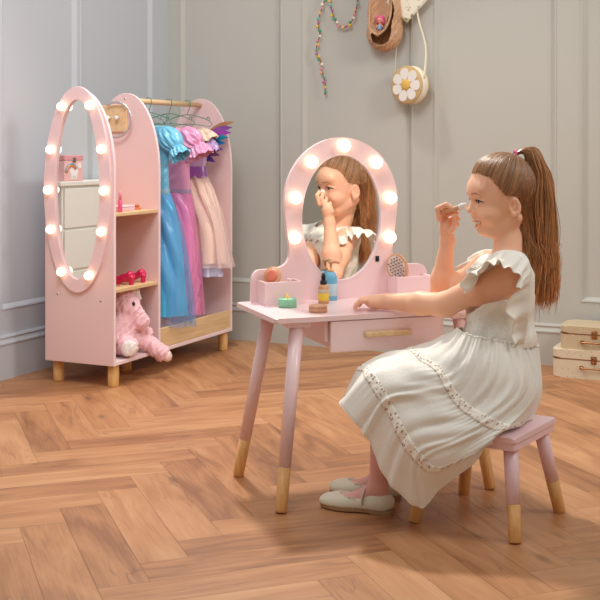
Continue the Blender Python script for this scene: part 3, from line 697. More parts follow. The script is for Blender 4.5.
# brush in the right box
hbp = vw(.512, .300, 0)
hbx = empty('round_hairbrush', (hbp[0], hbp[1], TZ+.0065), 'round wooden hairbrush with white pad leaning in the right storage box', 'hairbrush', R(25.2))
Mt = Matrix.Rotation(R(-24), 3, 'Y') @ Matrix.Rotation(R(90-8), 3, 'X')
Mz = Matrix.Rotation(R(-28), 3, 'Z')
def brp(v): return Mz @ (Mt @ Vector(v))
C0 = Vector((-.006, 0, .088))
def oval_disc(a, bb, d0, d1, name, m, par, bev=.002):
    bm = bmesh.new(); bm_prism(bm, [(a*math.cos(2*PI*k/40), bb*math.sin(2*PI*k/40)) for k in range(40)], lambda u, v, d: C0+brp((u, v, d)), d0, d1, bev); return bmo(name, bm, m, par)
oval_disc(.035, .046, -.006, .006, 'brush_head', M_beech, hbx)
oval_disc(.029, .039, .0061, .0075, 'pad', mat('white pad', (238, 226, 220), .5), hbx, bev=0)
bm = bmesh.new()
for i in range(-2, 3):
    for j in range(-3, 4):
        u, v = i*.0105+(.004 if j % 2 else 0), j*.0098
        if (u/.027)**2+(v/.037)**2 < 1:
            bm_tube(bm, [C0+brp((u, v, .0072)), C0+brp((u, v, .015))], .0021, 6)
bmo('bristles', bm, mat('brown bristle tips', (150, 96, 70), .5), hbx, True)
bm = bmesh.new(); bm_tube(bm, [C0+brp((0, -.044, 0)), C0+brp((0, -.060, 0)), C0+brp((0, -.078, 0))], [.008, .007, .0075], 12); bmo('brush_handle', bm, M_beech, hbx, True)
# wooden make-up pieces in the left box
M_coral = mat('coral rouge', (232, 128, 104), .5)
q = vw(.085, .300, 0); bl = empty('wooden_blusher', (q[0], q[1], TZ+.0065), 'coral and wood play blusher standing tilted in the left storage box', 'make-up')
bm = bmesh.new(); Mq = Matrix.Rotation(R(60), 3, 'Z') @ Matrix.Rotation(R(62), 3, 'X')
for v in (0,): bm_lathe(bm, [(.026, -.005), (.029, -.003), (.029, .004), (.027, .006)], c=(0.0, 0, .078), n=28, M=Matrix.Rotation(R(0), 3, 'Z') @ Matrix.Rotation(R(70), 3, 'X'))
bmo('case', bm, M_beech, bl, True)
bm = bmesh.new()
bm_lathe(bm, [(.020, .0062), (.020, .009), (.014, .0105)], c=(.0, 0, .078), n=24, M=Matrix.Rotation(R(70), 3, 'X')); bmo('rouge', bm, M_coral, bl, True)
box('stand', (-.008, -.004, 0), (.008, .004, .052), M_beech, bl)
q = vw(.112, .306, 0); bl = empty('wooden_lipstick', (q[0], q[1], TZ+.0065), 'pale wood play lipstick with a coral tip in the left storage box', 'make-up')
tube('tube_body', [(0, 0, 0), (-.012, 0, .078)], .011, wood('pale wood', (226, 180, 150), (238, 198, 170), (30, 30, 6)), bl, n=18)
tube('lipstick_tip', [(-.0122, 0, .079), (-.0155, 0, .096), (-.0175, 0, .104)], [.009, .0088, .005], M_coral, bl, n=18)
q = vw(.140, .310, 0); bl = empty('wooden_brush', (q[0], q[1], TZ+.0065), 'short wooden stick of the play make-up set, rightmost in the left storage box', 'make-up')
tube('handle', [(0, 0, 0), (.004, 0, .055)], [.006, .0045], M_beech, bl, n=14)
tube('ferrule', [(.004, 0, .0555), (.005, 0, .068)], [.0065, .0085], M_vp, bl, n=14)

# ------------------------------------------------------------------ stool
ST = empty('pink_stool', cw(.51, 3.08), 'small square pale pink stool with splayed legs dipped in natural wood', 'stool', R(-9.1))
M_sp = mat('stool pink lacquer', (248, 216, 224), .35, noise=.01, nscale=6)
bm = bmesh.new(); bm_prism(bm, rrect(-.137, -.140, .137, .140, .008), lambda u, v, d: (u, v, d), .246, .26, .003); bmo('seat', bm, M_sp, ST)
bm = bmesh.new(); bm_prism(bm, rrect(-.133, -.136, .133, .136, .006), lambda u, v, d: (u, v, d), .226, .2458, .002); bmo('seat_frame', bm, M_sp, ST)
for sx in (-1, 1):
    for sy in (-1, 1): dipped_leg('leg', (sx*.145-.003, sy*.150, .001), (sx*.108, sy*.100, .2255), .0165, .0195, .40, ST, M_sp, M_pineL)

# ------------------------------------------------------------------ girl
GX, GY = .53, 3.08
G = empty('girl', cw(GX, GY), 'girl in a white dress sitting on the stool holding a make-up brush to her nose', 'person', YAW)
def P(px, py, Y):                    # point seen at (px, py) at distance Y, in the figure's own frame
    return np.array(((px-300)/FPX*Y-GX, Y-GY, 1-(py-HOR)/FPX*Y))
def C(X, Y, Z): return np.array((X-GX, Y-GY, Z))
psi = R(10); hc = C(.559, 3.18, .866)
fx = np.array((-math.cos(psi), -math.sin(psi), 0)); lx = np.array((math.sin(psi), -math.cos(psi), 0)); uz = np.array((0, 0, 1.))
tl = R(4)      # chin slightly tucked
fx2 = fx*math.cos(tl)-uz*math.sin(tl); uz2 = uz*math.cos(tl)+fx*math.sin(tl)
def Hd(p, q, u): return hc+fx2*p+lx*q+uz2*u
HM = np.stack([fx2, lx, uz2], 1)
f = Field((-.42, -.17, .0), (.16, .36, 1.0), .0024)
# torso
f.ell(C(.560, 3.14, .585), (.074, .098, .115), .03); f.ell(C(.562, 3.14, .655), (.062, .098, .045), .03)
f.ell(C(.558, 3.13, .46), (.080, .096, .09), .03); f.ell(C(.555, 3.12, .352), (.09, .112, .082), .03)
# neck and head
f.cap(C(.575, 3.155, .70), Hd(-.028, 0, -.06), .042, .040, .02)
f.ell(Hd(-.006, 0, .022), (.092, .076, .090), .01, HM)
f.ell(Hd(.020, 0, -.034), (.062, .060, .072), .025, HM)
f.ell(Hd(.050, 0, -.094), (.022, .024, .018), .016, HM)
for s in (-1, 1):
    f.cap(Hd(-.022, s*.050, -.062), Hd(.035, s*.024, -.096), .018, .016, .02)
    f.ell(Hd(.047, s*.037, -.050), (.029, .024, .025), .014, HM)
    f.ell(Hd(.084, s*.030, -.008), (.016, .018, .013), .012, HM, sub=True)
f.ell(Hd(.074, 0, .022), (.012, .05, .02), .02, HM)
f.cap(Hd(.075, 0, -.004), Hd(.088, 0, -.032), .0055, .0085, .009)
f.ell(Hd(.0915, 0, -.036), (.0095, .009, .008), .005, HM)
for s in (-1, 1):
    f.ell(Hd(.080, s*.0105, -.040), (.010, .0065, .006), .005, HM)
    # lids
    f.chain([Hd(.071, s*.0155, -.014), Hd(.0775, s*.024, -.0048), Hd(.0765, s*.034, -.0038), Hd(.066, s*.0455, -.010)], [.003]*4, .0045)
    f.chain([Hd(.071, s*.0155, -.015), Hd(.0750, s*.026, -.0200), Hd(.0725, s*.036, -.0190), Hd(.066, s*.0455, -.012)], [.003]*4, .0045)
# mouth: open smile
f.chain([Hd(.060, -.026, -.064), Hd(.079, -.011, -.072), Hd(.083, 0, -.074), Hd(.079, .011, -.072), Hd(.060, .026, -.064)], [.003, .0055, .0065, .0055, .003], .004, sub=True)
lipU = [Hd(.062, -.025, -.063), Hd(.078, -.011, -.0655), Hd(.0825, -.003, -.0645), Hd(.0825, .003, -.0645), Hd(.078, .011, -.0655), Hd(.062, .025, -.063)]
lipL = [Hd(.060, -.024, -.067), Hd(.072, -.012, -.0785), Hd(.0765, 0, -.083), Hd(.072, .012, -.0785), Hd(.060, .024, -.067)]
f.chain(lipU, [.0022, .003, .0036, .0036, .003, .0022], .004); f.chain(lipL, [.0022, .0034, .004, .0034, .0022], .004)
# ears
for s in (-1, 1):
    ec = Hd(-.012, s*.075, -.032); a = R(-18)
    ef = fx2*math.cos(a)*1+lx*s*math.sin(a); es = np.cross(uz2, ef)
    EM = np.stack([ef, es, uz2], 1)
    f.ell(ec, (.017, .0065, .027), .005, EM)
    f.ell(ec+es*.0062*(1 if s*(es@lx) > 0 else -1)+ef*.001+uz2*.003, (.0115, .0078, .0185), .0022, EM, sub=True)
    f.chain([ec+ef*.004-uz2*.006, ec-ef*.003+uz2*.004, ec-ef*.002+uz2*.012], [.0028, .003, .0022], .002)
    f.cap(ec-uz2*.018+ef*.006, ec-uz2*.024+ef*.005, .006, .0055, .004)
    f.cap(ec+ef*.012-uz2*.004, ec+ef*.010-uz2*.010, .004, .004, .003)
# near (left) arm to the table
shL, elL, wrL = C(.564, 3.054, .662), C(.402, 3.165, .562), C(.252, 3.335, .548)
f.chain([shL, (shL+elL)/2, elL], [.040, .037, .033], .02); f.chain([elL, elL*.6+wrL*.4, wrL], [.033, .032, .0215], .015)
dl = np.array((-.93, .30, 0)); dl /= np.linalg.norm(dl); pl = np.array((.30, .93, 0.)); pl /= np.linalg.norm(pl)
pc = wrL+dl*.034+np.array((0, 0, -.002))
PM = np.stack([dl, pl, np.array((0, 0, 1.))], 1)
f.cap(wrL, pc, .0205, .019, .012); f.ell(pc, (.031, .030, .0195), .010, PM)
for i, off in enumerate((-.0225, -.0075, .0075, .0215)):
    L_ = (.80, .95, 1.0, .92)[i]; df = dl+pl*off*13; df /= np.linalg.norm(df); kn = pc+dl*.021+pl*off*1.1+np.array((0, 0, .004))
    m1 = kn+df*.019*L_+np.array((0, 0, .001)); m2 = m1+df*.014*L_+np.array((0, 0, -.012)); m3 = m2+df*.006*L_+np.array((0, 0, -.010))
    m3[2] = max(m3[2], TZ+.0068); f.chain([kn, m1, m2, m3], [.0085, .0075, .0070, .0062], .0022)
th = pc+pl*.020+dl*-.008; f.chain([th, th+dl*.016+pl*.014-uz*.010, th+dl*.034+pl*.018-uz*.0155], [.010, .0085, .007], .004)
# far (right) arm raised to the face
shR, elR, wrR = C(.530, 3.235, .664), C(.402, 3.300, .548), P(447.5, 241, 3.262)
f.chain([shR, (shR+elR)/2, elR], [.040, .035, .031], .02); f.chain([elR, elR*.6+wrR*.4, wrR], [.031, .031, .0195], .015)
pm = P(446, 226, 3.255); f.cap(wrR, pm, .0195, .017, .012)
f.ell(pm, (.018, .024, .027), .01)
fing = [[P(439.5, 219, 3.236), P(437.5, 208.5, 3.230), P(446, 204.5, 3.218), P(453, 208.5, 3.208)],
        [P(442, 220, 3.250), P(440.5, 211.5, 3.243), P(449, 207.5, 3.228), P(457, 213, 3.215)],
        [P(444, 223, 3.264), P(444, 215.5, 3.252), P(452, 212.5, 3.236), P(458.5, 219, 3.226)],
        [P(446, 227, 3.276), P(447, 220.5, 3.264), P(453.5, 218, 3.248), P(457.5, 224.5, 3.240)]]
for ch in fing: f.chain(ch, [.0085, .0075, .0068, .006], .0022)
f.chain([P(451, 232, 3.236), P(455.5, 224, 3.220), P(454, 215.5, 3.212)], [.0095, .008, .0066], .003)
# legs
legs = []
for s, hy, ky, ax_, ay in ((0, 3.06, 3.075, .2135, 3.12), (1, 3.185, 3.225, .243, 3.245)):
    hp, kn, an = C(.50, hy, .322), C(.235, ky, .335), C(ax_, ay, .075)
    f.chain([hp, (hp+kn)/2, kn], [.060, .053, .042], .03); f.chain([kn, kn*.62+an*.38, an], [.041, .036, .0235], .015)
    fd = np.array((-.93, .34, 0)); fd /= np.linalg.norm(fd); legs.append((an, fd))
    f.chain([an, an+fd*-.012-uz*.040, ], [.024, .021], .012)
    f.chain([an-uz*.008, an+fd*.045-uz*.036, an+fd*.095-uz*.046], [.024, .019, .013], .012)
lips = lipU+lipL
M_skin = mat('child skin', (250, 194, 162), .48, sss=.25, noise=.03, nscale=25, spec=.35)
M_lip = mat('lips', (218, 142, 128), .4, sss=.2); M_scalp = mat('scalp hair', (112, 78, 54), .7); M_tight = mat('pink tights', (238, 182, 170), .7, bump=.3, bscale=400)
sk = np.array((-.006, 0, .022)); sr = np.array((.0935, .0775, .0915))
hl_pts = [(.87, .0, .50), (.82, .26, .51), (.72, .50, .44), (.56, .74, .34), (.46, .87, .20), (.34, .93, .02), (.24, .96, -.14), (.12, .97, -.22), (-.06, .96, -.24), (-.24, .92, -.28), (-.42, .86, -.34), (-.62, .70, -.42), (-.78, .40, -.55), (-.84, .0, -.60)]
HL = catmull(hl_pts, 78); HL /= np.linalg.norm(HL, axis=1, keepdims=True)
HLa = np.arctan2(HL[:, 1], HL[:, 0]); HLu = HL[:, 2]
def regions(c):
    r = np.zeros(len(c), int); h = c-hc; p, q, u = h@fx2, h@lx, h@uz2
    d = np.stack([p, q, u], 1)-sk; d = d/sr; nd = np.linalg.norm(d, axis=1); d = d/nd[:, None]
    lim = np.interp(np.arctan2(np.abs(d[:, 1]), d[:, 0]), HLa, HLu)
    sc = (d[:, 2] > lim+.03) & (c[:, 2] > .76) & (nd < 1.10) & (nd > .80)
    ear = (nd > 1.03) & (p > -.042) & (p < .01) & (u < .002) & (u > -.07); sc &= ~ear
    r[sc] = 2
    dm = np.full(len(c), 9.)
    for L_ in (lipU, lipL):
        for a, b_ in zip(L_, L_[1:]):
            dd = b_-a; t = np.clip((c-a)@dd/(dd@dd), 0, 1); dm = np.minimum(dm, np.linalg.norm(c-a-t[:, None]*dd, axis=1))
    r[(dm < .0034) & (p > .062)] = 1
    r[c[:, 2] < .31] = 3
    return r
body = f.obj('body', [M_skin, M_lip, M_scalp, M_tight], G, smooth_it=1, fn=regions)
# eyes, lashes, brows, teeth
M_eye = mat('eye white', (236, 230, 226), .15); M_iris = mat('blue grey iris', (84, 96, 104), .1); M_lash = mat('dark lash', (70, 48, 38), .7)
def fsample(p):
    g_ = (np.array(p)-f_lo)/f_h; i = np.floor(g_).astype(int); r = g_-i; v = 0
    for dx in (0, 1):
        for dy in (0, 1):
            for dz in (0, 1): v += BF[i[0]+dx, i[1]+dy, i[2]+dz]*(r[0] if dx else 1-r[0])*(r[1] if dy else 1-r[1])*(r[2] if dz else 1-r[2])
    return v
BF, f_lo, f_h = f.F, f.lo, f.h
def on_face(q, u, lift=0):
    p = .125
    while p > .02 and fsample(Hd(p, q, u)) > 0: p -= .0006
    return Hd(p+lift, q, u)
for s in (-1, 1):
    o = ell('eyeball', Hd(.0635, s*.0300, -.0122), (.0130, .0130, .0124), M_eye, G); o.data.materials.append(M_iris)
    bm = bmesh.new(); ed = np.array(Hd(.0637, s*.0300, -.0122)); gz = fx2*.99-lx*.02-uz2*.08; gz /= np.linalg.norm(gz)
    rot = Vector((0, 0, 1)).rotation_difference(Vector(gz)).to_matrix()
    bm_lathe(bm, [(.0068, .0110), (.0050, .0124), (.0015, .0133)], c=ed, n=20, M=rot); bmo('iris', bm, M_iris, G, True)
    bm = bmesh.new(); bm_lathe(bm, [(.0030, .0130), (.0020, .0134), (.0005, .0136)], c=ed, n=14, M=rot); bmo('pupil', bm, M_black, G, True)
    tube('eyelashes', catmull([Hd(.0735, s*.0165, -.0125), Hd(.0805, s*.0245, -.0072), Hd(.0795, s*.034, -.0064), Hd(.0695, s*.0460, -.0118), Hd(.067, s*.0495, -.0108)], 16), [.0009]+[.0018]*13+[.0012, .0006], M_lash, G, n=6)
    tube('eyebrow', catmull([on_face(s*.0125, .009, .0004), on_face(s*.022, .0115, .0006), on_face(s*.036, .0125, .0006), on_face(s*.047, .0080, .0006)], 14), [.0010, .0016]+[.0020]*9+[.0014, .0010, .0005], mat('brow hair', (176, 128, 94), .8), G, n=6, flat=1.0)
o = grid('teeth', [[Hd(.078-(q/.017)**2*.010, q, u) for q in np.linspace(-.016, .016, 17)] for u in (-.0665, -.070, -.0735)], mat('teeth', (244, 238, 228), .2), G, thick=.003)

# ---- hair: strands pulled up to the tie, ponytail, loose hair down the back
M_hair = attr_mat('brown hair strands', .42, sheen=.0, spec=.4)
hv, hf, hcol = [], [], []
R2 = random.Random(11)
def strand(pts, r0, r1, c0, c1):
    n = 4; pts = [Vector(p) for p in pts]; b = len(hv); up = None; L_ = len(pts)
    for i, p in enumerate(pts):
        t = (pts[min(i+1, L_-1)]-pts[max(i-1, 0)]).normalized()
        if up is None: up = Vector((.3, -.9, .1))
        s = t.cross(up).normalized(); up = s.cross(t).normalized(); k = i/(L_-1); r = r0+(r1-r0)*k
        if i == 0 or i == L_-1: r *= .4
        cc = [a+(b_-a)*k for a, b_ in zip(c0, c1)]
        for j in range(n):
            hv.append(p+(s*math.cos(PI/2*j)+up*math.sin(PI/2*j))*r); hcol.append((*cc, 1))
    for i in range(L_-1):
        for j in range(n): hf.append((b+i*n+j, b+i*n+(j+1) % n, b+(i+1)*n+(j+1) % n, b+(i+1)*n+j))
def hcolr(base):
    k = R2.gauss(1, .24); w = R2.random()*.10; return tuple(max(0.004, v*k*(1+w*(1-i))) for i, v in enumerate(srgb(base)))
def on_skull(d, lift=0):
    d = np.array(d, float); d /= np.linalg.norm(d); v = sk+sr*d*(1+lift); return v
tie = np.array((-.42, .0, .90)); tie /= np.linalg.norm(tie)
tieP = sk+sr*tie*1.04
roots = []
# hairline in head coordinates (direction angles): from forehead centre round the temple to behind the ear
for s in (-1, 1):
    for i in range(78):
        for rep in range(14):
            d0 = HL[i]+np.array([R2.gauss(0, .02), R2.gauss(0, .02), abs(R2.gauss(0, .05))-.02])
            # start somewhere between hairline and tie
            t0 = 0 if rep < 7 else R2.random()*.5
            d0 = np.array((d0[0], s*d0[1], d0[2])); pts = []
            lift = R2.random()*.035+.012; wob = R2.gauss(0, .02)
            for t in t0+(1-t0)*np.linspace(0, 1, 14)**1.35:
                d = d0*(1-t)/np.linalg.norm(d0)+tie*t; side = np.array((0, wob*math.sin(PI*t), wob*.5*math.sin(2*PI*t)))
                v = on_skull(d+side, (lift+.03*math.sin(PI*t)*.6)*min(1, .05+4.5*(t-t0))+.004); pts.append(Hd(*v))
            kk = 1+.22*math.sin(i*1.9+s)+.16*math.sin(i*.63); c0 = tuple(v*kk for v in hcolr((170, 128, 94))); c1 = tuple(v*kk for v in hcolr((114, 80, 56))); strand(pts, .0011, .0013, c0, c1)
tieW = Hd(*tieP)
# ponytail
for i in range(800):
    a, rr = R2.random()*2*PI, R2.random()**.5
    ox, oy = math.cos(a)*rr, math.sin(a)*rr
    base = tieW+np.array((.003*ox, .009*oy, .006*ox))
    z_end = R2.choice([285, 295, 300, 305, 270, 250, 298])+R2.gauss(0, 5)
    g1 = R2.gauss(0, 1); g2 = R2.gauss(0, 1)
    ctr = [base, P(524+2*ox, 150.5-3*ox, 3.185+.010*oy), P(533+6*ox, 155-6*ox, 3.185+.022*oy), P(539+10*ox, 175-3*ox, 3.184+.032*oy), P(541+14*ox+g1, 205, 3.18+.038*oy),
           P(544+15*ox+g1*1.6, 238, 3.18+.040*oy), P(546+13*ox+g2*2, 238+(z_end-238)*.55, 3.175+.036*oy), P(543+11*ox+g2*3.2, z_end, 3.17+.028*oy)]
    wv = R2.gauss(0, .0035); pts = catmull(ctr, 22)
    for k in range(22): pts[k] += np.array((wv*math.sin(k*.8+a)+.0035*math.sin(k*.62+1.2), wv*math.cos(k*.7+a), 0))*min(1, k/8)
    c0 = hcolr((124, 84, 56)); c1 = hcolr((216, 156, 104)); strand(pts, .0013, .0006, c0, c1)
# loose lower hair behind the ear
for i in range(600):
    s = 1 if R2.random() < .6 else -1; t = R2.random()
    d0 = np.array((-.22-.75*t, s*(.97*(1-t**2)+.02), .12-.30*R2.random())); v = on_skull(d0, .015+R2.random()*.04)
    p0 = Hd(*v); endpx = 538+R2.gauss(0, 8)+(4 if t > .5 else -2); yend = 288+R2.gauss(0, 10)
    Y0 = p0[1]+GY; yy = 3.17+(Y0-3.17)*.5
    pA = Hd(*(on_skull(d0+np.array((-.15, 0, .25)), .03)))
    ctr = [pA, p0, P(525+8*t+R2.gauss(0, 3), 228, yy), P(531+7*t+R2.gauss(0, 4), 252, yy+R2.gauss(0, .006)), P(535+6*t+R2.gauss(0, 4), 272, yy), P(endpx, yend, 3.165+(yy-3.165)*.6)]
    c0 = hcolr((128, 88, 60)); c1 = hcolr((200, 142, 96)); strand(catmull(ctr, 17), .0013, .0007, c0, c1)
# wisps
for i in range(16):
    d0 = HL[R2.randrange(50)]; s = 1 if R2.random() < .7 else -1; d0 = np.array((d0[0], s*d0[1], d0[2])); v = on_skull(d0, .01)
    p0 = Hd(*v); e = np.array((R2.gauss(-.004, .006), R2.gauss(-.004, .006), -.02-R2.random()*.02)); strand([p0, p0+e*.4+lx*s*.004, p0+e+lx*s*.003], .0007, .0003, hcolr((196, 150, 112)), hcolr((206, 164, 124)))
hair = ob('hair', hv, hf, M_hair, G, True); cc = hair.data.color_attributes.new('Col', 'FLOAT_COLOR', 'POINT'); cc.data.foreach_set('color', np.array(hcol, np.float32).ravel())
bm = bmesh.new(); tpts = [tieW+np.array((.004+.0*math.cos(t), .0125*math.cos(t), .012*math.sin(t)+.001)) for t in np.linspace(0, 2*PI, 25)]
bm_tube(bm, tpts, .0038, 8, False); bmo('hair_tie', bm, mat('pink hair tie', (226, 96, 140), .6), G, True)

# ---- dress
M_dress = mat('white cotton', (244, 239, 228), .8, noise=.015, nscale=40, bump=.35, bscale=120, sheen=.15)
b_ = M_dress.node_tree.nodes['Principled BSDF']; b_.inputs['Subsurface Weight'].default_value = .25; b_.inputs['Subsurface Scale'].default_value = .01; b_.inputs['Subsurface Radius'].default_value = (1, .8, .6)
# bodice: torso-following shell from neckline to waist
fbod = Field((-.12, -.10, .46), (.14, .24, .74), .003)
fbod.ell(C(.548, 3.14, .585), (.097, .108, .122), .03); fbod.ell(C(.560, 3.14, .650), (.076, .112, .048), .03); fbod.ell(C(.548, 3.13, .475), (.100, .108, .08), .03)
fbod.cap(C(.562, 3.06, .668), C(.562, 3.23, .668), .036, .036, .02)
fbod.cap(C(.575, 3.155, .69), C(.570, 3.158, .86), .047, .056, .006, sub=True)
fbod.cap(C(.572, 3.03, .650), C(.41, 3.155, .566), .046, .046, .006, sub=True); fbod.cap(C(.535, 3.26, .655), C(.41, 3.30, .555), .044, .044, .006, sub=True)
bod = fbod.obj('dress_bodice', M_dress, G, fur=.0009, fscale=85)
cols = [  # waist, m1, b2, m2, b1, hem  as (px, py, Y)
 [(459, 328, 3.15), (437, 340, 3.15), (415, 349, 3.15), (390, 356, 3.15), (366, 368, 3.15), (345, 396, 3.15)],
 [(460, 330, 3.09), (444, 345, 3.07), (424, 357, 3.05), (398, 363, 3.04), (369, 373, 3.03), (341, 404, 3.03)],
 [(466, 333, 3.045), (455, 352, 3.01), (441, 369, 2.99), (412, 376, 2.98), (379, 389, 2.975), (353, 420, 2.98)],
 [(477, 336, 3.015), (468, 363, 2.97), (452, 387, 2.955), (422, 396, 2.95), (388, 405, 2.95), (369, 441, 2.96)],
 [(490, 338, 3.005), (485, 370, 2.95), (464, 402, 2.935), (433, 415, 2.925), (399, 427, 2.925), (381, 470, 2.945)],
 [(503, 340, 3.01), (503, 378, 2.945), (478, 412, 2.91), (446, 428, 2.905), (409, 445, 2.91), (397, 491, 2.93)],
 [(514, 342, 3.025), (520, 385, 2.955), (491, 419, 2.895), (458, 440, 2.885), (421, 459, 2.90), (422, 507, 2.93)],
 [(525, 343, 3.055), (533, 388, 3.00), (503, 424, 2.905), (472, 446, 2.88), (438, 468, 2.895), (445, 483, 2.92)],
 [(530, 344, 3.08), (537, 389, 3.02), (509, 425, 2.905), (497, 435, 2.885), (491, 441, 2.888), (488, 448, 2.895)],
 [(533, 344, 3.10), (539, 390, 3.06), (523, 421, 3.00), (510, 426, 3.00), (498, 428, 3.02), (490, 428, 3.04)],
 [(537, 344, 3.15), (541, 390, 3.14), (533, 418, 3.12), (515, 424, 3.10), (500, 424, 3.10), (490, 424, 3.10)],
 [(532, 343, 3.21), (536, 388, 3.24), (522, 412, 3.22), (505, 418, 3.18), (492, 420, 3.16), (484, 421, 3.15)],
 [(514, 340, 3.25), (505, 372, 3.30), (478, 395, 3.31), (455, 415, 3.31), (436, 435, 3.31), (428, 455, 3.31)],
 [(485, 334, 3.255), (460, 352, 3.30), (435, 368, 3.32), (405, 385, 3.32), (385, 405, 3.32), (384, 440, 3.31)],
 [(466, 329, 3.21), (440, 341, 3.24), (415, 351, 3.26), (388, 358, 3.27), (362, 372, 3.27), (348, 404, 3.27)]]
NC, NR = 240, 90
A = np.array([[P(*p) for p in c] for c in cols])          # 14 x 6 x 3
rows = []
K = len(cols)
def per(colv, n):     # periodic catmull
    Pp = np.array(colv); out = []
    for t in np.linspace(0, K, n, endpoint=False):
        i = int(t); fr = t-i; a, b0, c0, d0 = Pp[(i-1) % K], Pp[i % K], Pp[(i+1) % K], Pp[(i+2) % K]
        out.append(.5*((2*b0)+(-a+c0)*fr+(2*a-5*b0+4*c0-d0)*fr*fr+(-a+3*b0-3*c0+d0)*fr**3))
    return np.array(out)
R6 = np.stack([per(A[:, r], NC) for r in range(6)])       # 6 x NC x 3
S_ = np.stack([catmull(R6[:, j], NR) for j in range(NC)], 1)   # NR x NC x 3
dU = np.roll(S_, -1, 1)-np.roll(S_, 1, 1); dV = np.gradient(S_, axis=0)
Nn = np.cross(dU, dV); Nn /= np.linalg.norm(Nn, axis=2, keepdims=True)+1e-9
cen = S_.mean((0, 1)); sgn = np.sign(((S_-cen)*Nn).sum(2).mean()); Nn *= sgn
jj = np.arange(NC)/NC*2*PI; vv = np.linspace(0, 1, NR)[:, None]
rs = np.random.RandomState(5)
w1 = np.sin(5*jj+1)+.6*np.sin(9*jj+2.3); w2 = .5+.5*np.sin(3*jj+.7+4*vv)
fold = .0028*np.sin(44*jj+2.2*np.sin(5*jj)+1.0)*np.exp(-vv*6)+.0030*np.sin(21*jj+2.5*np.sin(3*jj)+5*vv)*np.exp(-((vv-.12)/.2)**2)
fold = fold+.0075*np.sin(8*jj+2.0*w1+4.0*vv+.4)*np.clip(vv*1.4-.1, 0, 1)*w2+.0035*np.sin(17*jj+3*w1+7*vv)*np.clip(vv*1.3-.2, 0, 1)*(1-w2*.6)
fold = fold+.0016*np.sin(57*jj+4*vv+2*w1)*((vv > .43)*np.exp(-np.clip(vv-.43, 0, 1)*14)+(vv > .8)*np.exp(-np.clip(vv-.8, 0, 1)*18))
fold = fold+.0022*np.sin(11*jj+26*vv+2*w1)*np.clip(vv*2, 0, 1)*np.clip(2-vv*2, 0, 1)
S_ = S_+Nn*fold[:, :, None]
zr = S_[:, :, 2]; S_[:, :, 2] = np.maximum(zr, .03)
# keep cloth above the seat where it rests on it
a9 = -R(9.1)-YAW; ccs, sss_ = math.cos(a9), math.sin(a9)
relx = S_[:, :, 0]+GX-.51; rely = S_[:, :, 1]+GY-3.08
sx_, sy_ = ccs*relx+sss_*rely, -sss_*relx+ccs*rely
on = (np.abs(sx_) < .139) & (np.abs(sy_) < .142) & (S_[:, :, 2] < .2635) & (S_[:, :, 2] > .15)
S_[:, :, 2] = np.where(on, .2635, S_[:, :, 2])
skt = grid('dress_skirt', S_, M_dress, G, True, thick=.0018)
# lace bands follow the cloth
M_lace = mat('cream lace', (226, 214, 194), .85)
nt = M_lace.node_tree; b0 = nt.nodes['Principled BSDF']; uvn = nt.nodes.new('ShaderNodeUVMap')
wv = nt.nodes.new('ShaderNodeTexVoronoi'); wv.inputs['Scale'].default_value = 1; nt.links.new(uvn.outputs[0], wv.inputs['Vector'])
cr2 = nt.nodes.new('ShaderNodeValToRGB'); cr2.color_ramp.elements[0].color = (*srgb((176, 150, 126)), 1); cr2.color_ramp.elements[1].color = (*srgb((248, 242, 232)), 1)
cr2.color_ramp.elements[0].position = .25; cr2.color_ramp.elements[1].position = .42
nt.links.new(wv.outputs['Distance'], cr2.inputs[0]); nt.links.new(cr2.outputs[0], b0.inputs['Base Color'])
for r0, w in ((int(NR*.395), 6), (int(NR*.775), 6)):
    B = S_[r0:r0+w]+Nn[r0:r0+w]*.0022; o = grid('lace_band', B, M_lace, G, True, thick=.001)
    uvl = o.data.uv_layers.new(name='UVMap'); nb = NC
    for p in o.data.polygons:
        for li in p.loop_indices:
            vi = o.data.loops[li].vertex_index; i_, j_ = divmod(vi, nb); 
            uvl.data[li].uv = (j_*.48, i_/(w-1)*2.4)
hem = [S_[-1, j]+Nn[-1, j]*.0002 for j in list(range(0, int(NC*8/15)))+[]]
tube('hem_stitch', hem, .0016, M_dress, G, n=6)
# waist seam
ws = [S_[1, j]+Nn[1, j]*.001 for j in range(NC)]+[S_[1, 0]+Nn[1, 0]*.001]
tube('waist_seam', ws, .0022, M_dress, G, n=6)
# flutter sleeves
def ruffle(name, base, outer, seed=0, waves=9, amp=.0085, n=170, rows=12):
    B = catmull(base, n); O_ = catmull(outer, n); r = random.Random(seed); ph = r.random()*6; Gd = []
    for i in range(rows):
        t = i/(rows-1); row = []
        for k in range(n):
            p = B[k]*(1-t)+O_[k]*t; dd = O_[k]-B[k]; tg = B[min(k+1, n-1)]-B[max(k-1, 0)]; nn = np.cross(dd, tg); nn /= np.linalg.norm(nn)+1e-9
            row.append(p+nn*(amp*t**.8*(math.sin(waves*2*PI*k/n+ph+2.2*math.sin(k*.06+ph))+.45*math.sin(waves*1.7*2*PI*k/n+2*ph+math.sin(k*.11)))+.012*math.sin(PI*t)*.7)+dd*(.10*t*math.sin(waves*.63*2*PI*k/n+ph)))
        Gd.append(row)
    return grid(name, Gd, M_dress, G, False, thick=.0014)
ruffle('flutter_sleeve', [P(524, 344, 3.02), P(529, 318, 3.012), P(531, 290, 3.015), P(531, 268, 3.025), P(524, 254, 3.05), P(508, 250, 3.075), P(494, 253, 3.085), P(484, 264, 3.085), P(474, 284, 3.07)],
       [P(514, 348, 3.0), P(512, 325, 2.985), P(509, 303, 2.965), P(521, 285, 2.955), P(511, 270, 2.955), P(497, 262, 2.97), P(478, 270, 2.99), P(464, 282, 3.01), P(464, 296, 3.03)], 1)
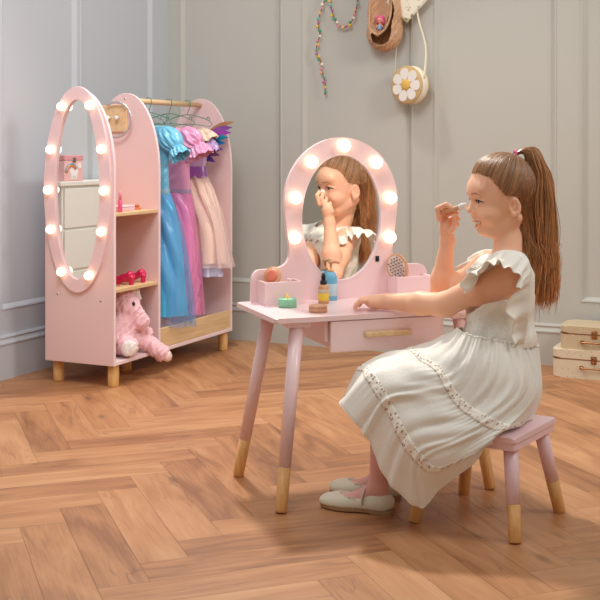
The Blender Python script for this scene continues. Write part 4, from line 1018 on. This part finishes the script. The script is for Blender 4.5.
ruffle('flutter_sleeve', [P(524, 340, 3.235), P(528, 300, 3.255), P(520, 262, 3.25), P(508, 252, 3.235), P(496, 252, 3.22), P(484, 262, 3.215), P(472, 284, 3.215)],
       [P(514, 340, 3.26), P(512, 300, 3.31), P(506, 262, 3.32), P(488, 256, 3.315), P(470, 260, 3.30), P(457, 272, 3.28), P(458, 290, 3.26)], 2)
ruffle('collar_frill', [P(489, 256, 3.09), P(482, 260, 3.13), P(481, 260, 3.17), P(488, 256, 3.21)],
       [P(478, 268, 3.07), P(469, 272, 3.12), P(468, 272, 3.18), P(477, 268, 3.23)], 3, waves=7, n=60)

# ---- shoes
M_shoe = mat('cream leather', (232, 226, 204), .4, noise=.02, nscale=30); M_sole = mat('tan sole', (168, 128, 92), .6)
def shoe(an, fd, name='shoe'):
    t = bpy.data.objects.new(name, None); COL.objects.link(t); t.parent = G; t.empty_display_size = .03
    hp = an-fd*.045; t.location = (hp[0], hp[1], 0); t.rotation_euler = (0, 0, math.atan2(fd[1], fd[0])); t.scale = (1.05, 1, 1)
    return t
def shoe_parts(t):
    f = Field((-.015, -.05, .0), (.215, .05, .085), .0025)
    f.ell((.145, 0, .019), (.055, .034, .024), .02); f.ell((.04, 0, .032), (.042, .028, .032), .02)
    f.cap((.04, 0, .026), (.14, 0, .019), .027, .027, .015)
    f.ell((.165, 0, .018), (.035, .026, .018), .015)
    sl, P_ = f._win(f.lo, (.21, .05, .012), 0)
    f.F[:, :, f.ax[2] < .0115] = 1.0
    f.ell((.104, 0, .060), (.048, .0245, .034), .004, sub=True); f.ell((.040, 0, .082), (.040, .0225, .040), .005, sub=True)
    f.obj('upper', M_shoe, t, smooth_it=2)
    ol = catmull([(0, 0, 0), (.005, .022, 0), (.04, .029, 0), (.08, .027, 0), (.13, .036, 0), (.17, .030, 0), (.197, .012, 0), (.200, 0, 0)], 40)
    pts = [(x, y) for x, y, _ in ol]+[(x, -y) for x, y, _ in ol[::-1][1:-1]]
    bm = bmesh.new(); bm_prism(bm, pts, lambda u, v, d: (u, v, d), .004, .0125, .0015)
    ht = [(x, y) for x, y in pts if x < .062]; bm_prism(bm, sorted(ht, key=lambda q: math.atan2(q[1], q[0]-.03)), lambda u, v, d: (u*.97, v*.97, d), .0005, .0042)
    bmo('sole', bm, M_sole, t)
    bm = bmesh.new(); bm_tube(bm, catmull([(.080, -.0305, .024), (.079, -.0295, .040), (.075, -.018, .060), (.073, 0, .066), (.075, .018, .060), (.079, .0295, .040), (.080, .0305, .024)], 30), .0068, 8, True, .4)
    bmo('strap', bm, M_shoe, t, True)
    bm = bmesh.new()
    for k in range(22):
        a = R(-95+190*k/21); bm_ell(bm, (.104+.0455*math.cos(a), .0262*math.sin(a), .0405-.002*math.cos(a)), (.0024, .0024, .0024), seg=8, rings=6)
    bmo('scalloped_trim', bm, M_shoe, t, True)
s1 = shoe(*legs[0]); shoe_parts(s1)
s2 = shoe(*legs[1])
for ch in [x for x in bpy.data.objects if x.parent == s1]:
    c = ch.copy(); COL.objects.link(c); c.parent = s2
# ---- make-up brush in her hand
bA, bB = P(441.5, 213, 3.228), P(459, 207.5, 3.197)
def gw(p): q = cw(p[0]+GX, p[1]+GY, p[2]); return q
br = empty('makeup_brush', gw(bA), 'short wooden make-up brush with white bristles held to the girl\'s nose', 'brush')
A0 = gw(bA); B0 = gw(bB); dv = B0-A0
tube('handle', [Vector((0, 0, 0)), dv*.5, dv*.9, dv], [.0045, .0055, .0075, .0080], M_beech, br, n=16)
tube('bristles', [dv*1.0001, dv*1.2, dv*1.38, dv*1.44], [.0075, .0095, .0085, .003], mat('white bristle', (244, 240, 236), .9, bump=1, bscale=500), br, n=16)

# ------------------------------------------------------------------ suitcases
def speck(name, c, c2):
    m = mat(name, c, .6); nt = m.node_tree; b = nt.nodes['Principled BSDF']; tc = nt.nodes.new('ShaderNodeTexCoord'); v = nt.nodes.new('ShaderNodeTexVoronoi'); v.inputs['Scale'].default_value = 55
    cr = nt.nodes.new('ShaderNodeValToRGB'); cr.color_ramp.elements[0].position = .10; cr.color_ramp.elements[0].color = (*srgb(c2), 1); cr.color_ramp.elements[1].position = .14; cr.color_ramp.elements[1].color = (*srgb(c), 1)
    nt.links.new(tc.outputs['Object'], v.inputs['Vector']); nt.links.new(v.outputs['Distance'], cr.inputs[0]); nt.links.new(cr.outputs[0], b.inputs['Base Color']); return m
M_brass = mat('copper fitting', (176, 128, 88), .3, metal=.85)
def suitcase(x0, x1, y0, y1, z0, hgt, mm, label):
    t = empty('small_suitcase', ((x0+x1)/2, (y0+y1)/2, z0), label, 'suitcase', 0, 'small cardboard suitcases by the back wall'); w, d = (x1-x0)/2, (y1-y0)/2
    f0 = lambda u, v, q: (u, v, q)
    zs = hgt*.66
    bm = bmesh.new(); bm_prism(bm, rrect(-w, -d, w, d, .04, 8), f0, 0, zs-.001, .003); bmo('base', bm, mm, t)
    bm = bmesh.new(); bm_prism(bm, rrect(-w-.001, -d-.001, w+.001, d+.001, .04, 8), f0, zs, zs+.0035, 0); bmo('rim', bm, M_brass, t)
    bm = bmesh.new(); bm_prism(bm, rrect(-w, -d, w, d, .04, 8), f0, zs+.004, hgt, .004); bmo('lid', bm, mm, t)
    bm = bmesh.new(); hx = 0
    bm_tube(bm, catmull([(hx-.055, -d-.006, zs-.03), (hx-.05, -d-.014, zs-.032), (hx, -d-.018, zs-.032), (hx+.05, -d-.014, zs-.032), (hx+.055, -d-.006, zs-.03)], 20), .0042, 8)
    for s in (-1, 1): bm_box(bm, (hx+s*.052-.008, -d-.008, zs-.036), (hx+s*.052+.008, -d-.0005, zs-.024), .001)
    bmo('handle', bm, M_brass, t, True)
    bm = bmesh.new(); bm_box(bm, (-.012, -d-.005, zs-.014), (.012, -d-.0012, zs+.020), .001); bm_tube(bm, [(0+.009*math.cos(a), -d-.007, zs+.004+.009*math.sin(a)) for a in np.linspace(0, 2*PI, 17)], .002, 6, False)
    bmo('clasp', bm, M_brass, t, True)
    return t
suitcase(-1.125, -.76, 4.965, 5.195, 0, .122, speck('cream speckled card', (226, 212, 184), (176, 150, 118)), 'larger cream speckled suitcase standing on the floor, under the other')
suitcase(-1.095, -.79, 4.98, 5.19, .122, .100, speck('tan speckled card', (204, 184, 152), (238, 228, 208)), 'smaller tan suitcase with white specks stacked on top of the cream one')

# ------------------------------------------------------------------ things hanging on the back wall
def bw(px, py, off):     # spot on the back wall (off = distance in front of it)
    r = (px-300)/FPX; yw = YB-off; x = yw*(r*CA-SA)/(CA+r*SA); Yc = -SA*x+CA*yw; return Vector((x, yw, 1-(py-HOR)/FPX*Yc))
pr = empty('peg_rail', (-2.05, YB, 1.86), 'pale wooden wall peg rail above the hanging toys, just over the top of the picture', 'peg rail')
pr_b = box('rail_board', (-.55, -.018, -.035), (.55, -.0005, .035), M_pinex, pr)
pegx = [bw(px, 0, .03).x for px in (325, 357, 383, 405, 418)]
for x in pegx:
    lathe('peg', [(.008, 0), (.008, .04), (.013, .045), (.013, .055), (.008, .058)], M_pine, pr, M=Matrix.Rotation(PI/2, 3, 'X'), c=(x+2.05, -.018, 0), n=14)
# string of garland lights
gl = empty('bead_garland', bw(325, 0, .02), 'string of small coloured felt balls and fairy lights hanging on the wall', 'garland')
o_g = gl.location.copy()
c1 = [(357, -42), (357, -20), (326, -18), (326, -4), (324, 3), (320, 14), (318, 24), (320, 34), (317, 45), (317, 54), (321, 62), (322, 72), (325, 82), (325, 95)]
c2 = [(326, -18), (329, -5), (331, 6), (334, 18), (340, 26), (346, 27), (352, 21), (356, 10), (358, -6), (357, -36)]
M_cord = mat('brown twine', (150, 104, 74), .9)
def wallpts(c, n): return [Vector((*p,)) - o_g for p in catmull([tuple(bw(a, b, .014)) for a, b in c], n)]
g1, g2 = wallpts(c1, 90), wallpts(c2, 70)
for gp in (g1, g2): tube('cord', gp, .0030, M_cord, gl, n=7)
bc = [((236, 200, 60), 1), ((70, 160, 120), 0), ((250, 240, 220), 1), ((226, 150, 170), 0), ((240, 190, 110), 1), ((130, 190, 180), 0), ((190, 120, 170), 0)]
bms = [mat('felt bead', c, .8, emit=0) for c, e in bc]
k = 0
for gp, st in ((g1, 22), (g2, 6)):
    for i in range(st, len(gp), 3):
        p = gp[i]; off = Vector((.007*math.sin(k*2.4), -.003, .003*math.cos(k*1.7))); ell('bead', p+off, [.0066+.0020*((k*7) % 3)/2]*3, bms[k % 7], gl, seg=10, rings=8); k += 1
# woven slipper with a doll in it
M_jute = mat('woven jute', (204, 162, 128), .9, noise=.2, nscale=90, bump=1, bscale=180)
sl_ = empty('woven_slipper_basket', bw(382, 29, .05), 'large woven brown slipper hanging toe-down on the wall with a doll inside', 'slipper')
o_s = sl_.location.copy()
f = Field((-.15, -.06, -.13), (.15, .055, .30), .004)
f.chain([(.016, 0, -.03), (.02, 0, .08), (.016, 0, .25)], [.078, .082, .07], .02); f.ell((.012, 0, -.015), (.090, .048, .080), .02)
f.F[:, (f.ax[1] > .046), :] = 1
f.chain([(-.004, -.05, .01), (.012, -.055, .09), (.012, -.055, .26)], [.042, .052, .048], .008, sub=True)
f.obj('knitted_body', M_jute, sl_, fur=.0012, fscale=220)
for s in (-1, 1):
    tube('woven_rim', [Vector(p) for p in catmull([(-.004, -.050, -.036), (s*.041-.002, -.050, .0), (s*.055+.010, -.050, .08), (s*.05+.012, -.040, .25)], 24)], .006, M_jute, sl_, n=8)
tube('hanging_loop', [(.016, -.0, .28), (.012, -.01, .33), (.03-.02, -.02, 1.86-o_s.z+.012)], .003, M_jute, sl_, n=6)
dl_ = empty('small_doll', bw(380, 24, .078), 'tiny doll with bright pink hair peeking out of the woven slipper', 'doll')
f = Field((-.03, -.03, -.05), (.03, .03, .05), .0016)
f.ell((0, 0, .018), (.016, .015, .016), .004); f.cap((0, 0, .004), (0, 0, -.022), .006, .010, .004)
for s in (-1, 1): f.cap((s*.006, 0, -.004), (s*.017, -.004, -.014), .004, .0032, .003); f.cap((s*.005, 0, -.022), (s*.005, 0, -.040), .005, .004, .002)
f.obj('body', mat('doll skin', (224, 160, 130), .5), dl_)
f = Field((-.03, -.03, -.01), (.03, .03, .05), .0016); f.ell((.0, .005, .026), (.021, .017, .017), .004); f.ell((.016, .004, .012), (.008, .008, .014), .005); f.ell((-.016, .004, .014), (.007, .008, .012), .005); f.ell((0, -.016, .012), (.012, .012, .013), .002, sub=True)
f.obj('hair', mat('pink doll hair', (232, 96, 150), .5), dl_)
lathe('dress', [(.013, -.028), (.012, -.02), (.0085, -.010), (.0075, -.002)], mat('doll dress', (130, 170, 214), .6), dl_, n=18)
for s in (-1, 1): ell('eye', (s*.0055, -.0148, .017), (.002, .001, .0026), M_black, dl_, seg=8, rings=6)
# fabric pouch
M_flor = mat('floral cream fabric', (236, 228, 208), .8); nt = M_flor.node_tree; b = nt.nodes['Principled BSDF']
tc = nt.nodes.new('ShaderNodeTexCoord'); n_ = nt.nodes.new('ShaderNodeTexNoise'); n_.inputs['Scale'].default_value = 26; n_.inputs['Detail'].default_value = 3
cr = nt.nodes.new('ShaderNodeValToRGB'); e = cr.color_ramp.elements; e[0].position = .34; e[0].color = (*srgb((142, 152, 96)), 1); e[1].position = .42; e[1].color = (*srgb((238, 230, 212)), 1)
x = e.new(.62); x.color = (*srgb((238, 230, 212)), 1); x = e.new(.68); x.color = (*srgb((206, 170, 148)), 1)
nt.links.new(tc.outputs['Object'], n_.inputs['Vector']); nt.links.new(n_.outputs['Fac'], cr.inputs[0]); nt.links.new(cr.outputs[0], b.inputs['Base Color'])
fp = empty('floral_pouch', bw(408, 0, .05), 'cream cloth pouch with green flowers hanging tilted at the top of the wall', 'pouch')
fp.scale = (1, 1, 1)
o_f = fp.location.copy()
cs = [bw(386, 2, .06)-o_f, bw(407, 23, .06)-o_f, bw(431, -4, .05)-o_f, bw(410, -28, .05)-o_f]
bm = bmesh.new(); nG = 14; top, bot = [], []
for s_, arr in ((1, top), (-1, bot)):
    for i in range(nG):
        row = []
        for j in range(nG):
            u, v = i/(nG-1), j/(nG-1); p = (cs[0]*(1-u)*(1-v)+cs[1]*u*(1-v)+cs[2]*u*v+cs[3]*(1-u)*v)
            bulge = .008*(math.sin(PI*u)*math.sin(PI*v))**.3 if 0 < i < nG-1 and 0 < j < nG-1 else .0015
            row.append(bm.verts.new(p+Vector((0, -s_*bulge, 0))))
        arr.append(row)
for i in range(nG-1):
    for j in range(nG-1):
        bm.faces.new((top[i][j], top[i+1][j], top[i+1][j+1], top[i][j+1])); bm.faces.new((bot[i][j], bot[i][j+1], bot[i+1][j+1], bot[i+1][j]))
edge = [(i, 0) for i in range(nG)]+[(nG-1, j) for j in range(1, nG)]+[(i, nG-1) for i in range(nG-2, -1, -1)]+[(0, j) for j in range(nG-2, 0, -1)]
for a, b2 in zip(edge, edge[1:]+edge[:1]): bm.faces.new((top[a[0]][a[1]], top[b2[0]][b2[1]], bot[b2[0]][b2[1]], bot[a[0]][a[1]]))
bmo('cover', bm, M_flor, fp, True)
pk = Vector((pegx[3], YB-.05, 1.868))-o_f
tube('hanging_cord', [cs[3], (cs[3]+pk)/2+Vector((.004, 0, 0)), pk], .0022, M_cord, fp, n=6)
# daisy purse
dp = empty('daisy_purse', bw(409, 85, .075), 'round straw purse with a white felt daisy hanging by a cream strap', 'purse', R(-16))
M_straw = mat('straw weave', (204, 172, 124), .8, noise=.15, nscale=120, bump=.8, bscale=240); M_felt = mat('white felt', (236, 230, 222), .95, bump=.4, bscale=300); M_canvas = mat('cream canvas', (238, 230, 208), .8)
Rr = .092
lathe('front_panel', [(.001, -.024), (Rr-.004, -.024), (Rr, -.021), (Rr, -.018)], M_straw, dp, axis='y', n=48)
lathe('gusset', [(Rr-.001, -.0178), (Rr, .026), (Rr-.001, .0318)], M_canvas, dp, axis='y', n=48)
lathe('back_panel', [(Rr, .032), (Rr, .035), (Rr-.004, .038), (.001, .038)], M_straw, dp, axis='y', n=48)
for k in range(7):
    a = R(90+9+k*360/7); bm = bmesh.new(); pts = []
    for t in np.linspace(0, 2*PI, 26, endpoint=False):
        u, v = .052+.029*math.cos(t), .0235*math.sin(t)*(1+.25*math.cos(t)); pts.append((u*math.cos(a)-v*math.sin(a), u*math.sin(a)+v*math.cos(a)))
    bm_prism(bm, pts, lambda u, v, d: (u, d, v), -.0275, -.0242, .0008); bmo('daisy_petal', bm, M_felt, dp)
sp_ = lathe('daisy_centre', [(.001, -.034), (.018, -.033), (.026, -.029), (.027, -.0277)], mat('yellow felt', (226, 184, 92), .9, bump=1, bscale=220), dp, axis='y', n=28)
pL = Vector((pegx[4], YB-.05, 1.872))
Mi = Matrix.Rotation(R(16), 3, 'Z')
toL = lambda w: Mi @ (Vector(w)-dp.location)
bm = bmesh.new(); rs_ = [toL(bw(432, 76, .05)), toL(bw(426, 48, .045)), toL(bw(418, 16, .04)), toL(bw(414, -16, .045)), toL(pL)]
rs_[0] = Vector((.088, 0, .028))
bm_tube(bm, catmull(rs_, 30), .0095, 8, True, .3); bmo('strap', bm, M_canvas, dp, True)
bm = bmesh.new(); ls_ = [Vector((-.084, .0, .038)), toL(bw(396, 54, .045)), toL(bw(400, 20, .02)), toL(pL+Vector((-.006, 0, 0)))]
bm_tube(bm, catmull(ls_, 30), .0022, 6); bmo('strap', bm, mat('thin pale cord', (214, 200, 176), .8), dp, True)

# ------------------------------------------------------------------ slim drawers by the left wall (seen in the wardrobe mirror)
ch = empty('white_chest_of_drawers', (-3.18, 3.10, 0), 'shallow white chest of drawers against the left wall, seen in the wardrobe mirror', 'chest of drawers')
M_wht = mat('white furniture paint', (232, 230, 224), .45)
box('carcass', (-.045, -.60, .05), (.045, .60, .822), M_wht, ch); box('worktop', (-.045, -.61, .8225), (.056, .62, .845), M_wht, ch, bev=.004)
for i in range(4):
    z0 = .07+i*.188
    dr = box('drawer', (.0455, -.585, z0), (.052, .585, z0+.178), M_wht, ch, bev=.002)
for y in (-.55, .55): box('foot', (-.04, y-.03, 0), (.04, y+.03, .0495), M_wht, ch)
pbx = empty('keepsake_box', (-3.172, 3.62, .845), 'small pink keepsake box with a unicorn picture, seen in the wardrobe mirror', 'box')
M_kb = mat('soft pink card', (240, 192, 192), .5)
box('box_body', (-.045, -.07, 0), (.045, .07, .095), M_kb, pbx); box('lid', (-.047, -.072, .0955), (.047, .072, .118), mat('rose lid', (226, 160, 166), .5), pbx)
box('clasp', (.0472, -.010, .085), (.050, .010, .108), M_steel, pbx, bev=.001)
bm = bmesh.new()
bm_prism(bm, [(.026*math.cos(t)*1.15, .045+.022*math.sin(t)) for t in np.linspace(0, 2*PI, 24, endpoint=False)], lambda u, v, d: (d, u, v), .0452, .0468)
bm_prism(bm, [(-.042+.014*math.cos(t), .07+.013*math.sin(t)) for t in np.linspace(0, 2*PI, 20, endpoint=False)], lambda u, v, d: (d, u, v), .0452, .0468)
for u in (-.02, -.006, .010, .022): bm_prism(bm, [(u-.004, .008), (u+.004, .008), (u+.004, .035), (u-.004, .035)], lambda a, v, d: (d, a, v), .0452, .0466)
bmo('unicorn_picture', bm, mat('white print', (246, 244, 244), .5), pbx)
for i, c in enumerate(((232, 110, 110), (240, 190, 90), (110, 170, 210))):
    rr_ = .032+.006*i; bm = bmesh.new(); bm_tube(bm, [(.0468, .02+rr_*math.cos(t), .035+rr_*math.sin(t)) for t in np.linspace(R(10), R(150), 14)], .0026, 6, True); bmo('rainbow_stripe', bm, mat('rainbow print', c, .5), pbx, True)
